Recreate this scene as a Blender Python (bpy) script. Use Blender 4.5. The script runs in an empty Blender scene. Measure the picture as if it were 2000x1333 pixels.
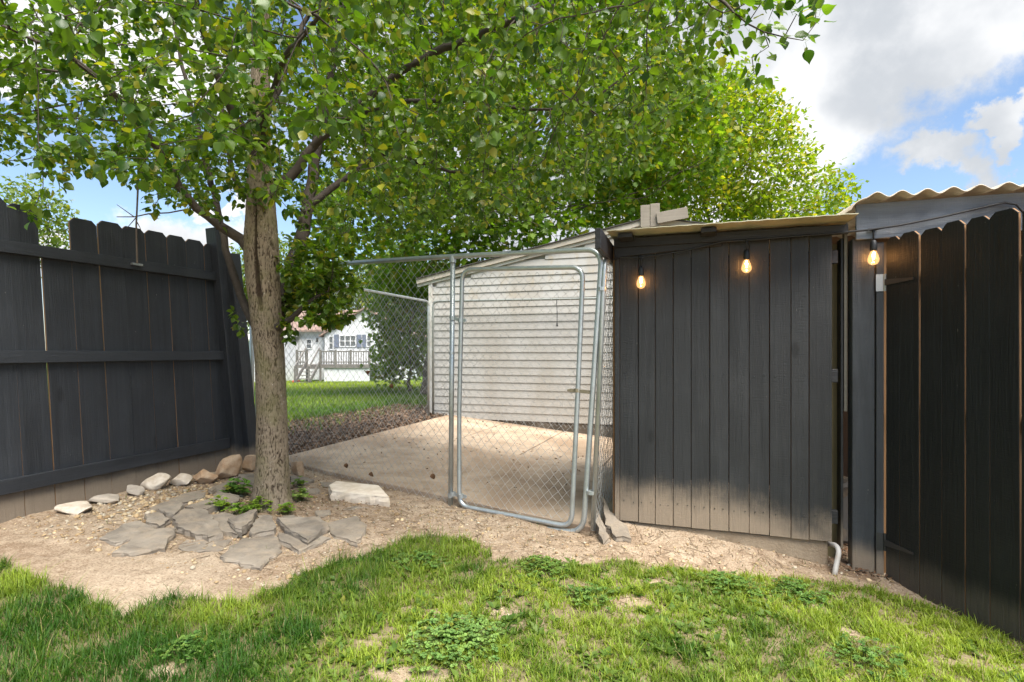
import bpy, bmesh, math, random
import numpy as np
from mathutils import Vector, Matrix

random.seed(7)
RNG = np.random.default_rng(11)
SC = bpy.context.scene
COL = SC.collection

# ------------------------------------------------------------------ camera, sky, sun, exposure
FPX = 1065.0                    # focal length in photo pixels (2000 wide)
HOR = 688.0                     # horizon row in the photo
YAW = math.radians(18.2)
CAMZ = 1.35
cam_data = bpy.data.cameras.new("camera")
cam_data.sensor_width = 36.0
cam_data.lens = FPX / 2000.0 * 36.0
cam_data.shift_y = (HOR - 666.5) / 2000.0
cam_data.clip_start = 0.05
cam_data.clip_end = 2000.0
cam = bpy.data.objects.new("camera", cam_data)
cam.location = (0, 0, CAMZ)
cam.rotation_euler = (math.radians(90), 0, YAW)
COL.objects.link(cam)
SC.camera = cam

SUN_AZ = math.radians(130)      # where the sun stands behind thin cloud: high on the right, a little behind the camera (0 = +Y, positive towards +X)
SUN_EL = math.radians(60)
SUN_STRENGTH = 4.6
SUN_ANGLE = math.radians(42)
SKY_STRENGTH = 0.09
CLOUD_WHITE = 0.49
EXPOSURE = 1.32

SC.view_settings.view_transform = 'Standard'
SC.view_settings.look = 'None'
SC.view_settings.gamma = 1.0
SC.view_settings.exposure = EXPOSURE
SC.view_settings.use_curve_mapping = False
SC.cycles.max_bounces = 6
SC.cycles.adaptive_threshold = 0.02
SC.cycles.diffuse_bounces = 2
SC.cycles.glossy_bounces = 2
SC.cycles.transmission_bounces = 4
SC.cycles.transparent_max_bounces = 8
SC.cycles.caustics_reflective = False
SC.cycles.caustics_refractive = False

FWD = np.array([-math.sin(YAW), math.cos(YAW), 0.0])
RGT = np.array([math.cos(YAW), math.sin(YAW), 0.0])
UPV = np.array([0.0, 0.0, 1.0])
CAM = np.array([0.0, 0.0, CAMZ])


def ray(px, py):
    return FWD + RGT * ((px - 1000.0) / FPX) + UPV * ((HOR - py) / FPX)


def at(px, py, d):
    """photo pixel at forward distance d"""
    return CAM + ray(px, py) * d


def on_y(px, py, Y):
    r = ray(px, py)
    return CAM + r * (Y / r[1])


def on_x(px, py, X):
    r = ray(px, py)
    return CAM + r * (X / r[0])


def nd(t, typ, ins=None, **props):
    n = t.nodes.new('ShaderNode' + typ)
    for k, v in props.items():
        setattr(n, k, v)
    for k, v in (ins or {}).items():
        s = n.inputs[k]
        if isinstance(v, bpy.types.NodeSocket):
            t.links.new(v, s)
        elif isinstance(v, bpy.types.Node):
            t.links.new(v.outputs[0], s)
        else:
            s.default_value = v
    return n


def math_(t, op, a, b=None, c=None, clamp=False):
    ins = {0: a}
    if b is not None:
        ins[1] = b
    if c is not None:
        ins[2] = c
    return nd(t, 'Math', ins, operation=op, use_clamp=clamp).outputs[0]


def ramp_(t, v, lo, hi, smooth=True):
    n = nd(t, 'MapRange', {'Value': v, 'From Min': lo, 'From Max': hi, 'To Min': 0.0, 'To Max': 1.0})
    n.interpolation_type = 'SMOOTHSTEP' if smooth else 'LINEAR'
    n.clamp = True
    return n.outputs[0]


def mix_(t, f, a, b):
    n = t.nodes.new('ShaderNodeMix')
    n.data_type = 'RGBA'
    for sock, v in ((n.inputs[0], f), (n.inputs[6], a), (n.inputs[7], b)):
        if isinstance(v, bpy.types.NodeSocket):
            t.links.new(v, sock)
        else:
            sock.default_value = v if not isinstance(v, tuple) or len(v) == 4 else (*v, 1.0)
    return n.outputs[2]


def build_world():
    w = bpy.data.worlds.new("World")
    SC.world = w
    w.use_nodes = True
    t = w.node_tree
    t.nodes.clear()
    out = nd(t, 'OutputWorld')
    sky = nd(t, 'TexSky', sky_type='NISHITA', sun_disc=False)
    sky.sun_elevation = SUN_EL
    sky.sun_rotation = SUN_AZ
    sky.altitude = 100
    sky.air_density = 1.0
    sky.dust_density = 0.6
    sky.ozone_density = 1.5
    bg_sky = nd(t, 'Background', {'Color': sky.outputs[0], 'Strength': SKY_STRENGTH})
    tc = nd(t, 'TexCoord')
    d0 = tc.outputs['Generated']
    # ragged cloud edges: push the direction about with noise before testing it against the clouds
    n1 = nd(t, 'TexNoise', {'Vector': d0, 'Scale': 5.0, 'Detail': 9.0, 'Roughness': 0.62})
    off = nd(t, 'VectorMath', {0: n1.outputs['Color'], 1: (0.5, 0.5, 0.5)}, operation='SUBTRACT')
    off = nd(t, 'VectorMath', {0: off.outputs[0], 'Scale': 0.34}, operation='SCALE')
    d = nd(t, 'VectorMath', {0: d0, 1: off.outputs[0]}, operation='ADD').outputs[0]
    blobs = [  # px, py, long radius, short radius, turn (deg, anticlockwise), all in photo pixels
        (1560, 20, 950, 365, 34), (1830, 345, 108, 46, 0), (1965, 250, 70, 36, 25),
        (350, 462, 150, 60, 4), (455, 395, 45, 22, 0), (130, 480, 95, 45, 0), (1040, 420, 260, 120, 0),
        (120, 60, 420, 150, 12)]
    total = None
    for px, py, ra, rb, ang in blobs:
        c = ray(px, py)
        c = c / np.linalg.norm(c)
        r = np.cross(c, UPV)
        r /= np.linalg.norm(r)
        u = np.cross(r, c)
        a = math.radians(ang)
        e1 = r * math.cos(a) + u * math.sin(a)
        e2 = -r * math.sin(a) + u * math.cos(a)
        dl = np.linalg.norm(ray(px, py)) * FPX
        dot = lambda v: nd(t, 'VectorMath', {0: d, 1: tuple(v)}, operation='DOT_PRODUCT').outputs['Value']
        wv = math_(t, 'MAXIMUM', dot(c), 0.02)
        uu = math_(t, 'DIVIDE', math_(t, 'DIVIDE', dot(e1), wv), ra / dl)
        vv = math_(t, 'DIVIDE', math_(t, 'DIVIDE', dot(e2), wv), rb / dl)
        rr = math_(t, 'SQRT', math_(t, 'ADD', math_(t, 'MULTIPLY', uu, uu), math_(t, 'MULTIPLY', vv, vv)))
        soft = 0.16 if ra > 300 else 0.45
        m = math_(t, 'SUBTRACT', 1.0, ramp_(t, rr, 1.0 - soft, 1.0 + soft * 0.4))
        total = m if total is None else math_(t, 'MAXIMUM', total, m)
    # the same broken cumulus all round the rest of the sky
    sep = nd(t, 'SeparateXYZ', {0: d0})
    zz = math_(t, 'ADD', math_(t, 'MAXIMUM', sep.outputs[2], 0.0), 0.12)
    pr = nd(t, 'CombineXYZ', {0: math_(t, 'DIVIDE', sep.outputs[0], zz), 1: math_(t, 'DIVIDE', sep.outputs[1], zz), 2: 3.7})
    n2 = nd(t, 'TexNoise', {'Vector': pr, 'Scale': 0.55, 'Detail': 10.0, 'Roughness': 0.58})
    gen = ramp_(t, n2.outputs[0], 0.53, 0.64)
    total = math_(t, 'MAXIMUM', total, gen)
    n3 = nd(t, 'TexNoise', {'Vector': d0, 'Scale': 2.6, 'Detail': 6.0, 'Roughness': 0.5})
    shade = ramp_(t, n3.outputs[0], 0.38, 0.56)
    n4 = nd(t, 'TexNoise', {'Vector': d0, 'Scale': 11.0, 'Detail': 6.0, 'Roughness': 0.55})
    shade = math_(t, 'MULTIPLY', shade, ramp_(t, n4.outputs[0], 0.05, 0.6))
    cc = mix_(t, shade, (1.0, 1.0, 1.0), (0.55, 0.58, 0.62))
    bg_cl = nd(t, 'Background', {'Color': cc, 'Strength': CLOUD_WHITE})
    mx = nd(t, 'MixShader', {0: total, 1: bg_sky.outputs[0], 2: bg_cl.outputs[0]})
    t.links.new(mx.outputs[0], out.inputs['Surface'])


build_world()
sun_data = bpy.data.lights.new("sun", 'SUN')
sun_data.energy = SUN_STRENGTH
sun_data.angle = SUN_ANGLE
sun_data.color = (1.0, 0.95, 0.87)
sun = bpy.data.objects.new("sun", sun_data)
sdir = Vector((math.sin(SUN_AZ) * math.cos(SUN_EL), math.cos(SUN_AZ) * math.cos(SUN_EL), math.sin(SUN_EL)))
sun.rotation_euler = sdir.to_track_quat('Z', 'Y').to_euler()
sun.location = sdir * 30
COL.objects.link(sun)


# ------------------------------------------------------------------ numpy noise
def _h(ix, iy, iz, s):
    n = (ix * 374761393 + iy * 668265263 + iz * 1274126177 + s * 362437) & 0xFFFFFFFF
    n = ((n ^ (n >> 13)) * 1274126177) & 0xFFFFFFFF
    n = ((n ^ (n >> 16)) * 2246822519) & 0xFFFFFFFF
    return ((n ^ (n >> 15)) & 0xFFFF) / 65535.0


def vnoise(x, y, z=0.0, s=0):
    x, y, z = np.broadcast_arrays(np.asarray(x, float), np.asarray(y, float), np.asarray(z, float))
    ix, iy, iz = [np.floor(v).astype(np.int64) for v in (x, y, z)]
    fx, fy, fz = x - ix, y - iy, z - iz
    fx, fy, fz = [f * f * (3 - 2 * f) for f in (fx, fy, fz)]
    r = 0
    for a in (0, 1):
        for b in (0, 1):
            for c in (0, 1):
                wgt = (fx if a else 1 - fx) * (fy if b else 1 - fy) * (fz if c else 1 - fz)
                r = r + wgt * _h(ix + a, iy + b, iz + c, s)
    return r


def fbm(x, y, z=0.0, s=0, o=4):
    r, a, f, tot = 0, 1.0, 1.0, 0
    for i in range(o):
        r = r + a * vnoise(np.asarray(x) * f, np.asarray(y) * f, np.asarray(z) * f, s + i)
        tot += a
        a *= 0.5
        f *= 2.03
    return r / tot


def sstep(a, b, x):
    t = np.clip((np.asarray(x, float) - a) / (b - a), 0, 1)
    return t * t * (3 - 2 * t)


# ------------------------------------------------------------------ the lie of the land
def gz(x, y):
    x = np.asarray(x, float)
    y = np.asarray(y, float)
    base = -0.06 * (np.clip(x, -5.0, 3.5) + 0.7)
    t = sstep(11, 30, np.hypot(x, y))
    z = base * (1 - t) - 0.2 * t
    # the kennel floor falls away towards its far right corner
    z = z - 0.115 * sstep(4.3, 8.6, y) * np.clip((x + 4.3) / 3.1, 0, 1) * (1 - sstep(10, 13, y))
    # soil banked against the shed front and the lean-to post
    z = z + 0.135 * np.exp(-((y - 4.33) / 0.30) ** 2) * sstep(-0.74, -0.5, x) * (1 - 0.8 * sstep(-0.1, 0.85, x))
    return z


def gfull(x, y):
    x = np.asarray(x, float)
    y = np.asarray(y, float)
    near = 1 - sstep(6, 12, np.hypot(x, y))
    n = (fbm(x * 2.2, y * 2.2, 0, 3, 3) - 0.5) * 0.045 + (fbm(x * 11, y * 11, 0, 9, 3) - 0.5) * 0.022
    quiet = sstep(-4.3, -4.0, x) * (1 - sstep(-0.6, -0.3, x)) * sstep(4.3, 4.6, y) * (1 - sstep(8.8, 9.2, y))
    return gz(x, y) + n * near * (1 - quiet)


def ground(px, py):
    r = ray(px, py)
    d = 1.3 / max(1e-3, -r[2])
    for _ in range(40):
        p = CAM + r * d
        d = 0.5 * d + 0.5 * (CAMZ - float(gz(p[0], p[1]))) / max(1e-3, -r[2])
    p = CAM + r * d
    return np.array([p[0], p[1], float(gfull(p[0], p[1]))])


# ------------------------------------------------------------------ mesh helpers
def link(name, me, mats=(), parent=None, loc=None):
    for m in (mats if isinstance(mats, (list, tuple)) else [mats]):
        me.materials.append(m)
    o = bpy.data.objects.new(name, me)
    COL.objects.link(o)
    if parent is not None:
        o.parent = parent
        o.matrix_parent_inverse = Matrix.Translation(parent.location).inverted()   # parts are built in world coordinates
    if loc is not None:
        o.location = loc
    return o


def tag(o, label=None, cat=None, group=None, kind=None):
    if label:
        o["label"] = label
    if cat:
        o["category"] = cat
    if group:
        o["group"] = group
    if kind:
        o["kind"] = kind
    return o


def empty(name, loc, label, cat, group=None):
    o = bpy.data.objects.new(name, None)
    o.location = loc
    o.empty_display_size = 0.1
    COL.objects.link(o)
    return tag(o, label, cat, group)


def np_mesh(name, V, quads=None, tris=None, col=None, smooth=False, midx=None):
    me = bpy.data.meshes.new(name)
    V = np.asarray(V, np.float32)
    me.vertices.add(len(V))
    me.vertices.foreach_set('co', V.ravel())
    parts, starts, totals = [], [], []
    pos = 0
    for arr, k in ((quads, 4), (tris, 3)):
        if arr is not None and len(arr):
            a = np.asarray(arr, np.int32)
            parts.append(a.ravel())
            starts.append(pos + np.arange(len(a), dtype=np.int32) * k)
            totals.append(np.full(len(a), k, np.int32))
            pos += a.size
    lv = np.concatenate(parts)
    me.loops.add(len(lv))
    me.loops.foreach_set('vertex_index', lv)
    st = np.concatenate(starts)
    me.polygons.add(len(st))
    me.polygons.foreach_set('loop_start', st)
    me.polygons.foreach_set('loop_total', np.concatenate(totals))
    if smooth:
        me.polygons.foreach_set('use_smooth', np.ones(len(st), bool))
    if midx is not None:
        me.polygons.foreach_set('material_index', np.asarray(midx, np.int32))
    if col is not None:
        ca = me.color_attributes.new('Col', 'FLOAT_COLOR', 'POINT')
        c4 = np.ones((len(V), 4), np.float32)
        c4[:, :3] = col
        ca.data.foreach_set('color', c4.ravel())
    me.update(calc_edges=True)
    me.validate()
    return me


class MB:
    """collects boxes, prisms and tubes into one mesh"""
    def __init__(s):
        s.V, s.F, s.M = [], [], []

    def add(s, verts, faces, m=0):
        b = len(s.V)
        s.V += [tuple(map(float, v)) for v in verts]
        s.F += [tuple(i + b for i in f) for f in faces]
        s.M += [m] * len(faces) if isinstance(m, int) else list(m)
        return s

    def box(s, a, b, m=0):
        (x0, y0, z0), (x1, y1, z1) = a, b
        x0, x1 = min(x0, x1), max(x0, x1)
        y0, y1 = min(y0, y1), max(y0, y1)
        z0, z1 = min(z0, z1), max(z0, z1)
        return s.add([(x0, y0, z0), (x1, y0, z0), (x1, y1, z0), (x0, y1, z0), (x0, y0, z1), (x1, y0, z1), (x1, y1, z1), (x0, y1, z1)],
                     [(0, 3, 2, 1), (4, 5, 6, 7), (0, 1, 5, 4), (1, 2, 6, 5), (2, 3, 7, 6), (3, 0, 4, 7)], m)

    def bar(s, p, q, w, h, m=0, up=(0, 0, 1)):
        p, q = np.array(p, float), np.array(q, float)
        d = q - p
        d /= np.linalg.norm(d)
        u = np.array(up, float)
        r = np.cross(d, u)
        r /= np.linalg.norm(r)
        u = np.cross(r, d)
        vs = []
        for c in (p, q):
            for i, j in ((-1, -1), (1, -1), (1, 1), (-1, 1)):
                vs.append(c + r * i * w / 2 + u * j * h / 2)
        return s.add(vs, [(0, 3, 2, 1), (4, 5, 6, 7), (0, 1, 5, 4), (1, 2, 6, 5), (2, 3, 7, 6), (3, 0, 4, 7)], m)

    def prism(s, poly, z0, z1, m=0, top=None):
        n = len(poly)
        vs = [(x, y, z0) for x, y in poly] + [(x, y, z1) for x, y in (top or poly)]
        fs = [tuple(range(n - 1, -1, -1)), tuple(range(n, 2 * n))] + [(i, (i + 1) % n, n + (i + 1) % n, n + i) for i in range(n)]
        return s.add(vs, fs, m)

    def tube(s, pts, r, k=8, m=0, closed=False, cap=True):
        pts = [np.array(p, float) for p in pts]
        n = len(pts)
        rs = r if isinstance(r, (list, tuple, np.ndarray)) else [r] * n
        vs = []
        prev = None
        for i in range(n):
            if closed:
                d = pts[(i + 1) % n] - pts[i - 1]
            else:
                d = pts[min(i + 1, n - 1)] - pts[max(i - 1, 0)]
            d /= np.linalg.norm(d) + 1e-12
            if prev is None:
                ref = np.array([0.21, 0.93, 0.3]) if abs(d[1]) < 0.9 else np.array([0.9, 0.1, 0.4])
                u = np.cross(d, ref)
            else:
                u = prev - d * np.dot(prev, d)
            u /= np.linalg.norm(u) + 1e-12
            prev = u
            v = np.cross(d, u)
            for j in range(k):
                a = 2 * math.pi * j / k
                vs.append(pts[i] + rs[i] * (u * math.cos(a) + v * math.sin(a)))
        fs = []
        for i in range(n if closed else n - 1):
            i2 = (i + 1) % n
            for j in range(k):
                j2 = (j + 1) % k
                fs.append((i * k + j, i * k + j2, i2 * k + j2, i2 * k + j))
        if not closed and cap:
            fs.append(tuple(range(k - 1, -1, -1)))
            fs.append(tuple((n - 1) * k + j for j in range(k)))
        return s.add(vs, fs, m)

    def lathe(s, c, prof, k=16, m=0):
        """profile of (radius, z) round a vertical axis through c"""
        vs, fs = [], []
        for r, z in prof:
            for j in range(k):
                a = 2 * math.pi * j / k
                vs.append((c[0] + r * math.cos(a), c[1] + r * math.sin(a), c[2] + z))
        for i in range(len(prof) - 1):
            for j in range(k):
                j2 = (j + 1) % k
                fs.append((i * k + j, i * k + j2, (i + 1) * k + j2, (i + 1) * k + j))
        fs.append(tuple(range(k - 1, -1, -1)))
        fs.append(tuple((len(prof) - 1) * k + j for j in range(k)))
        return s.add(vs, fs, m)

    def build(s, name, mats, parent=None, smooth=False, bevel=0.0, loc=None, fix=False):
        me = bpy.data.meshes.new(name)
        V = np.array(s.V)
        if loc is not None:
            V = V - np.array(loc)
        me.from_pydata([tuple(v) for v in V], [], s.F)
        me.polygons.foreach_set('material_index', s.M)
        if smooth:
            me.polygons.foreach_set('use_smooth', [True] * len(s.F))
        if bevel > 0 or fix:
            bm = bmesh.new()
            bm.from_mesh(me)
            if fix:
                bmesh.ops.recalc_face_normals(bm, faces=bm.faces)
            if bevel > 0:
                bmesh.ops.bevel(bm, geom=[e for e in bm.edges if e.calc_face_angle(0) > 0.5], offset=bevel, segments=1, affect='EDGES', clamp_overlap=True)
            bm.to_mesh(me)
            bm.free()
        me.update()
        return link(name, me, mats, parent, loc)


def rounded(pts, rad, n=5):
    """polyline with its inner corners rounded"""
    pts = [np.array(p, float) for p in pts]
    out = [pts[0]]
    for i in range(1, len(pts) - 1):
        a, b, c = pts[i - 1], pts[i], pts[i + 1]
        da, dc = a - b, c - b
        ra = min(rad, np.linalg.norm(da) * 0.45)
        rc = min(rad, np.linalg.norm(dc) * 0.45)
        p0 = b + da / np.linalg.norm(da) * ra
        p1 = b + dc / np.linalg.norm(dc) * rc
        for j in range(n + 1):
            t = j / n
            out.append(p0 * (1 - t) ** 2 + b * 2 * t * (1 - t) + p1 * t * t)
    out.append(pts[-1])
    return out


# ------------------------------------------------------------------ materials
def new_mat(name):
    m = bpy.data.materials.new(name)
    m.use_nodes = True
    t = m.node_tree
    t.nodes.clear()
    out = nd(t, 'OutputMaterial')
    return m, t, out


def finish(t, out, color, rough=0.6, bump=None, bump_d=0.01, bump_s=0.5, metallic=0.0, spec=0.5, extra=None):
    p = nd(t, 'BsdfPrincipled')
    for k, v in (('Base Color', color), ('Roughness', rough), ('Metallic', metallic), ('Specular IOR Level', spec)):
        if isinstance(v, bpy.types.NodeSocket):
            t.links.new(v, p.inputs[k])
        else:
            p.inputs[k].default_value = (*v, 1.0) if isinstance(v, tuple) and len(v) == 3 else v
    if bump is not None:
        b = nd(t, 'Bump', {'Height': bump, 'Strength': bump_s, 'Distance': bump_d})
        t.links.new(b.outputs[0], p.inputs['Normal'])
    t.links.new(p.outputs[0], out.inputs['Surface'])
    return p


def obj_coord(t):
    """object coordinates shifted by a different amount on every object"""
    tc = nd(t, 'TexCoord')
    oi = nd(t, 'ObjectInfo')
    sh = nd(t, 'CombineXYZ', {0: math_(t, 'MULTIPLY', oi.outputs['Random'], 13.0), 1: math_(t, 'MULTIPLY', oi.outputs['Random'], 7.0), 2: math_(t, 'MULTIPLY', oi.outputs['Random'], 29.0)})
    return nd(t, 'VectorMath', {0: tc.outputs['Object'], 1: sh.outputs[0]}, operation='ADD').outputs[0], oi.outputs['Random']


def scaled(t, v, s):
    return nd(t, 'VectorMath', {0: v, 1: s}, operation='MULTIPLY').outputs[0]


def noise(t, v, scale, detail=4.0, rough=0.55, dist=0.0):
    return nd(t, 'TexNoise', {'Vector': v, 'Scale': scale, 'Detail': detail, 'Roughness': rough, 'Distortion': dist}).outputs[0]


def height_over_ground(t):
    g = nd(t, 'NewGeometry')
    s = nd(t, 'SeparateXYZ', {0: g.outputs['Position']})
    slope = math_(t, 'MULTIPLY', math_(t, 'ADD', s.outputs[0], 0.7), 0.06)
    return math_(t, 'ADD', s.outputs[2], slope), s


def m_paint(name, color, along='Z', mud=None, rough=0.5, fleck=0.5, vary=0.45):
    """opaque stain on rough-sawn boards; mud = (height it fades out, strength, extra at -X side)"""
    m, t, out = new_mat(name)
    v, rnd = obj_coord(t)
    st = {'Z': (1, 1, 0.05), 'Y': (1, 0.05, 1), 'X': (0.05, 1, 1)}[along]
    sv = scaled(t, v, st)
    grain = noise(t, sv, 55.0, 5.0, 0.6, 1.2)
    broad = noise(t, sv, 9.0, 3.0, 0.5, 2.0)
    saw = noise(t, scaled(t, v, tuple(1.0 if q < 1 else 0.12 for q in st)), 160.0, 2.0, 0.5)
    blot = noise(t, v, 3.0, 3.0)
    c0 = tuple(q * (1 - vary) for q in color)
    c1 = tuple(min(1, q * (1 + vary)) for q in color)
    col = mix_(t, broad, c0, c1)
    col = mix_(t, math_(t, 'MULTIPLY', ramp_(t, blot, 0.45, 0.75), 0.35), col, tuple(min(1, q * 1.7 + 0.006) for q in color))
    col = mix_(t, math_(t, 'MULTIPLY', math_(t, 'SUBTRACT', rnd, 0.5), 0.5, clamp=True), col, tuple(q * 1.9 for q in color))
    # knots
    kn = nd(t, 'TexVoronoi', {'Vector': scaled(t, v, tuple(1.0 if q == 1 else 0.42 for q in st)), 'Scale': 3.2, 'Randomness': 1.0})
    knot = math_(t, 'SUBTRACT', 1.0, ramp_(t, kn.outputs['Distance'], 0.05, 0.10))
    col = mix_(t, math_(t, 'MULTIPLY', knot, 0.6), col, tuple(q * 0.35 for q in color))
    # chips where pale wood shows
    fl = noise(t, scaled(t, v, tuple(1.0 if q == 1 else 0.35 for q in st)), 75.0, 2.0, 0.5)
    chip = math_(t, 'MULTIPLY', ramp_(t, fl, 0.765, 0.80), fleck)
    col = mix_(t, chip, col, (0.45, 0.42, 0.36))
    r = math_(t, 'ADD', math_(t, 'MULTIPLY', grain, 0.25), rough - 0.12)
    if mud:
        h, sp = height_over_ground(t)
        nm = noise(t, nd(t, 'NewGeometry').outputs['Position'], 5.0, 3.0)
        nf = noise(t, nd(t, 'NewGeometry').outputs['Position'], 170.0, 3.0, 0.7)
        nsv = noise(t, scaled(t, nd(t, 'NewGeometry').outputs['Position'], (1, 1, 0.12)), 70.0, 3.0, 0.6)
        top = math_(t, 'ADD', mud[0], math_(t, 'MULTIPLY', math_(t, 'SUBTRACT', nm, 0.5), mud[0] * 0.5))
        if mud[2]:
            top = math_(t, 'SUBTRACT', top, math_(t, 'MULTIPLY', ramp_(t, sp.outputs[0], 0.1, 0.85), mud[2]))
        f = math_(t, 'DIVIDE', math_(t, 'SUBTRACT', top, h), mud[0] * 0.75, clamp=True)
        f = math_(t, 'MULTIPLY', math_(t, 'POWER', f, 1.15), 2.0)
        spl = math_(t, 'ADD', math_(t, 'MULTIPLY', nf, 0.75), math_(t, 'MULTIPLY', nsv, 0.45))
        f = ramp_(t, math_(t, 'SUBTRACT', f, spl), -0.62, 0.95)
        f = math_(t, 'MULTIPLY', f, mud[1])
        col = mix_(t, f, col, mix_(t, nf, (0.21, 0.162, 0.115), (0.33, 0.265, 0.195)))
        r = math_(t, 'ADD', r, math_(t, 'MULTIPLY', f, 0.3))
    bh = math_(t, 'ADD', math_(t, 'ADD', grain, math_(t, 'MULTIPLY', broad, 0.6)), math_(t, 'MULTIPLY', saw, 0.35))
    finish(t, out, col, r, bh, 0.005, 0.85, spec=0.30)
    return m


def m_wood(name, c0, c1, along='Z', rough=0.75):
    m, t, out = new_mat(name)
    v, rnd = obj_coord(t)
    st = {'Z': (1, 1, 0.05), 'Y': (1, 0.05, 1), 'X': (0.05, 1, 1)}[along]
    g = noise(t, scaled(t, v, st), 30.0, 6.0, 0.6, 1.5)
    b = noise(t, v, 4.0, 3.0)
    col = mix_(t, g, c0, c1)
    col = mix_(t, math_(t, 'MULTIPLY', b, 0.5), col, tuple(q * 0.55 for q in c0))
    finish(t, out, col, rough, g, 0.004, 0.5, spec=0.3)
    return m


def m_metal(name, color=(0.52, 0.56, 0.57), rough=0.42, dirt=0.3, metallic=0.75):
    m, t, out = new_mat(name)
    tc = nd(t, 'TexCoord')
    v = tc.outputs['Object']
    a = noise(t, v, 14.0, 5.0, 0.6)
    b = noise(t, v, 90.0, 3.0)
    col = mix_(t, a, tuple(q * 0.72 for q in color), tuple(min(1, q * 1.15) for q in color))
    col = mix_(t, math_(t, 'MULTIPLY', ramp_(t, b, 0.55, 0.75), dirt), col, (0.10, 0.085, 0.06))
    finish(t, out, col, math_(t, 'ADD', math_(t, 'MULTIPLY', a, 0.25), rough - 0.1), b, 0.001, 0.25, metallic=metallic)
    return m


def m_plain(name, c0, c1=None, scale=8.0, rough=0.7, bump=0.3, bscale=40.0, bd=0.004, spec=0.4, coord='Object'):
    m, t, out = new_mat(name)
    tc = nd(t, 'TexCoord')
    v = tc.outputs[coord]
    a = noise(t, v, scale, 5.0, 0.6)
    b = noise(t, v, bscale, 5.0, 0.65)
    col = mix_(t, ramp_(t, a, 0.3, 0.7), c0, c1 or tuple(q * 1.2 for q in c0))
    finish(t, out, col, rough, b, bd, bump, spec=spec)
    return m


def m_leaf(name, trans=0.35, rough=0.42, spec=0.45, tcol=(1.25, 1.35, 0.45)):
    """leaf blade: light comes through it; the blade's own colour sits in the Col attribute"""
    m, t, out = new_mat(name)
    at_ = nd(t, 'VertexColor', layer_name='Col')
    p = nd(t, 'BsdfPrincipled', {'Base Color': at_.outputs[0], 'Roughness': rough, 'Specular IOR Level': spec})
    tc = nd(t, 'VectorMath', {0: at_.outputs[0], 1: tcol}, operation='MULTIPLY')
    tr = nd(t, 'BsdfTranslucent', {'Color': tc.outputs[0]})
    mx = nd(t, 'MixShader', {0: trans, 1: p.outputs[0], 2: tr.outputs[0]})
    t.links.new(mx.outputs[0], out.inputs['Surface'])
    return m


def m_ground():
    m, t, out = new_mat("soil")
    g = nd(t, 'NewGeometry')
    v = g.outputs['Position']
    at_ = nd(t, 'VertexColor', layer_name='Col')
    s = nd(t, 'SeparateColor', {0: at_.outputs[0]})
    big = noise(t, v, 1.6, 5.0, 0.6)
    mid = noise(t, v, 9.0, 5.0, 0.62, 0.6)
    fine = noise(t, v, 85.0, 5.0, 0.7)
    vo = nd(t, 'TexVoronoi', {'Vector': v, 'Scale': 75.0, 'Randomness': 1.0})
    dirt = mix_(t, ramp_(t, mid, 0.3, 0.72), (0.225, 0.155, 0.100), (0.40, 0.31, 0.22))
    dirt = mix_(t, math_(t, 'MULTIPLY', ramp_(t, big, 0.42, 0.68), 0.55), dirt, (0.46, 0.37, 0.27))
    dirt = mix_(t, math_(t, 'MULTIPLY', ramp_(t, fine, 0.50, 0.66), 0.7), dirt, (0.14, 0.095, 0.06))
    dirt = mix_(t, math_(t, 'MULTIPLY', ramp_(t, fine, 0.50, 0.30), 0.4), dirt, (0.60, 0.52, 0.40))
    under = mix_(t, mid, (0.07, 0.075, 0.025), (0.20, 0.16, 0.085))
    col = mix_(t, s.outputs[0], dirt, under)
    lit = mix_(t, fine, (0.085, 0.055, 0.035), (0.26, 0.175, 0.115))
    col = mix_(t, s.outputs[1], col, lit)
    lawn = mix_(t, mid, (0.055, 0.11, 0.018), (0.13, 0.20, 0.035))
    col = mix_(t, s.outputs[2], col, lawn)
    bh = math_(t, 'ADD', math_(t, 'MULTIPLY', mid, 1.5), math_(t, 'SUBTRACT', fine, math_(t, 'MULTIPLY', ramp_(t, vo.outputs['Distance'], 0.0, 0.35), 0.3)))
    finish(t, out, col, 0.95, bh, 0.012, 0.75, spec=0.15)
    return m


def m_slate():
    m, t, out = new_mat("slate")
    v, rnd = obj_coord(t)
    a = noise(t, v, 5.0, 5.0, 0.6, 0.8)
    b = noise(t, v, 45.0, 5.0, 0.65)
    sv = scaled(t, v, (1, 1, 9))
    lay = noise(t, sv, 14.0, 3.0, 0.6)
    col = mix_(t, ramp_(t, a, 0.3, 0.7), (0.155, 0.133, 0.108), (0.30, 0.26, 0.21))
    col = mix_(t, math_(t, 'MULTIPLY', rnd, 0.5), col, (0.22, 0.180, 0.135))
    n = nd(t, 'NewGeometry')
    dust = ramp_(t, noise(t, v, 9.0, 4.0, 0.65), 0.42, 0.70)
    col = mix_(t, math_(t, 'MULTIPLY', dust, 0.45), col, (0.34, 0.265, 0.185))
    col = mix_(t, math_(t, 'MULTIPLY', ramp_(t, b, 0.55, 0.75), 0.35), col, (0.07, 0.062, 0.055))
    finish(t, out, col, 0.8, math_(t, 'ADD', math_(t, 'ADD', a, math_(t, 'MULTIPLY', b, 0.5)), math_(t, 'MULTIPLY', lay, 0.6)), 0.012, 0.6, spec=0.3)
    return m


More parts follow.
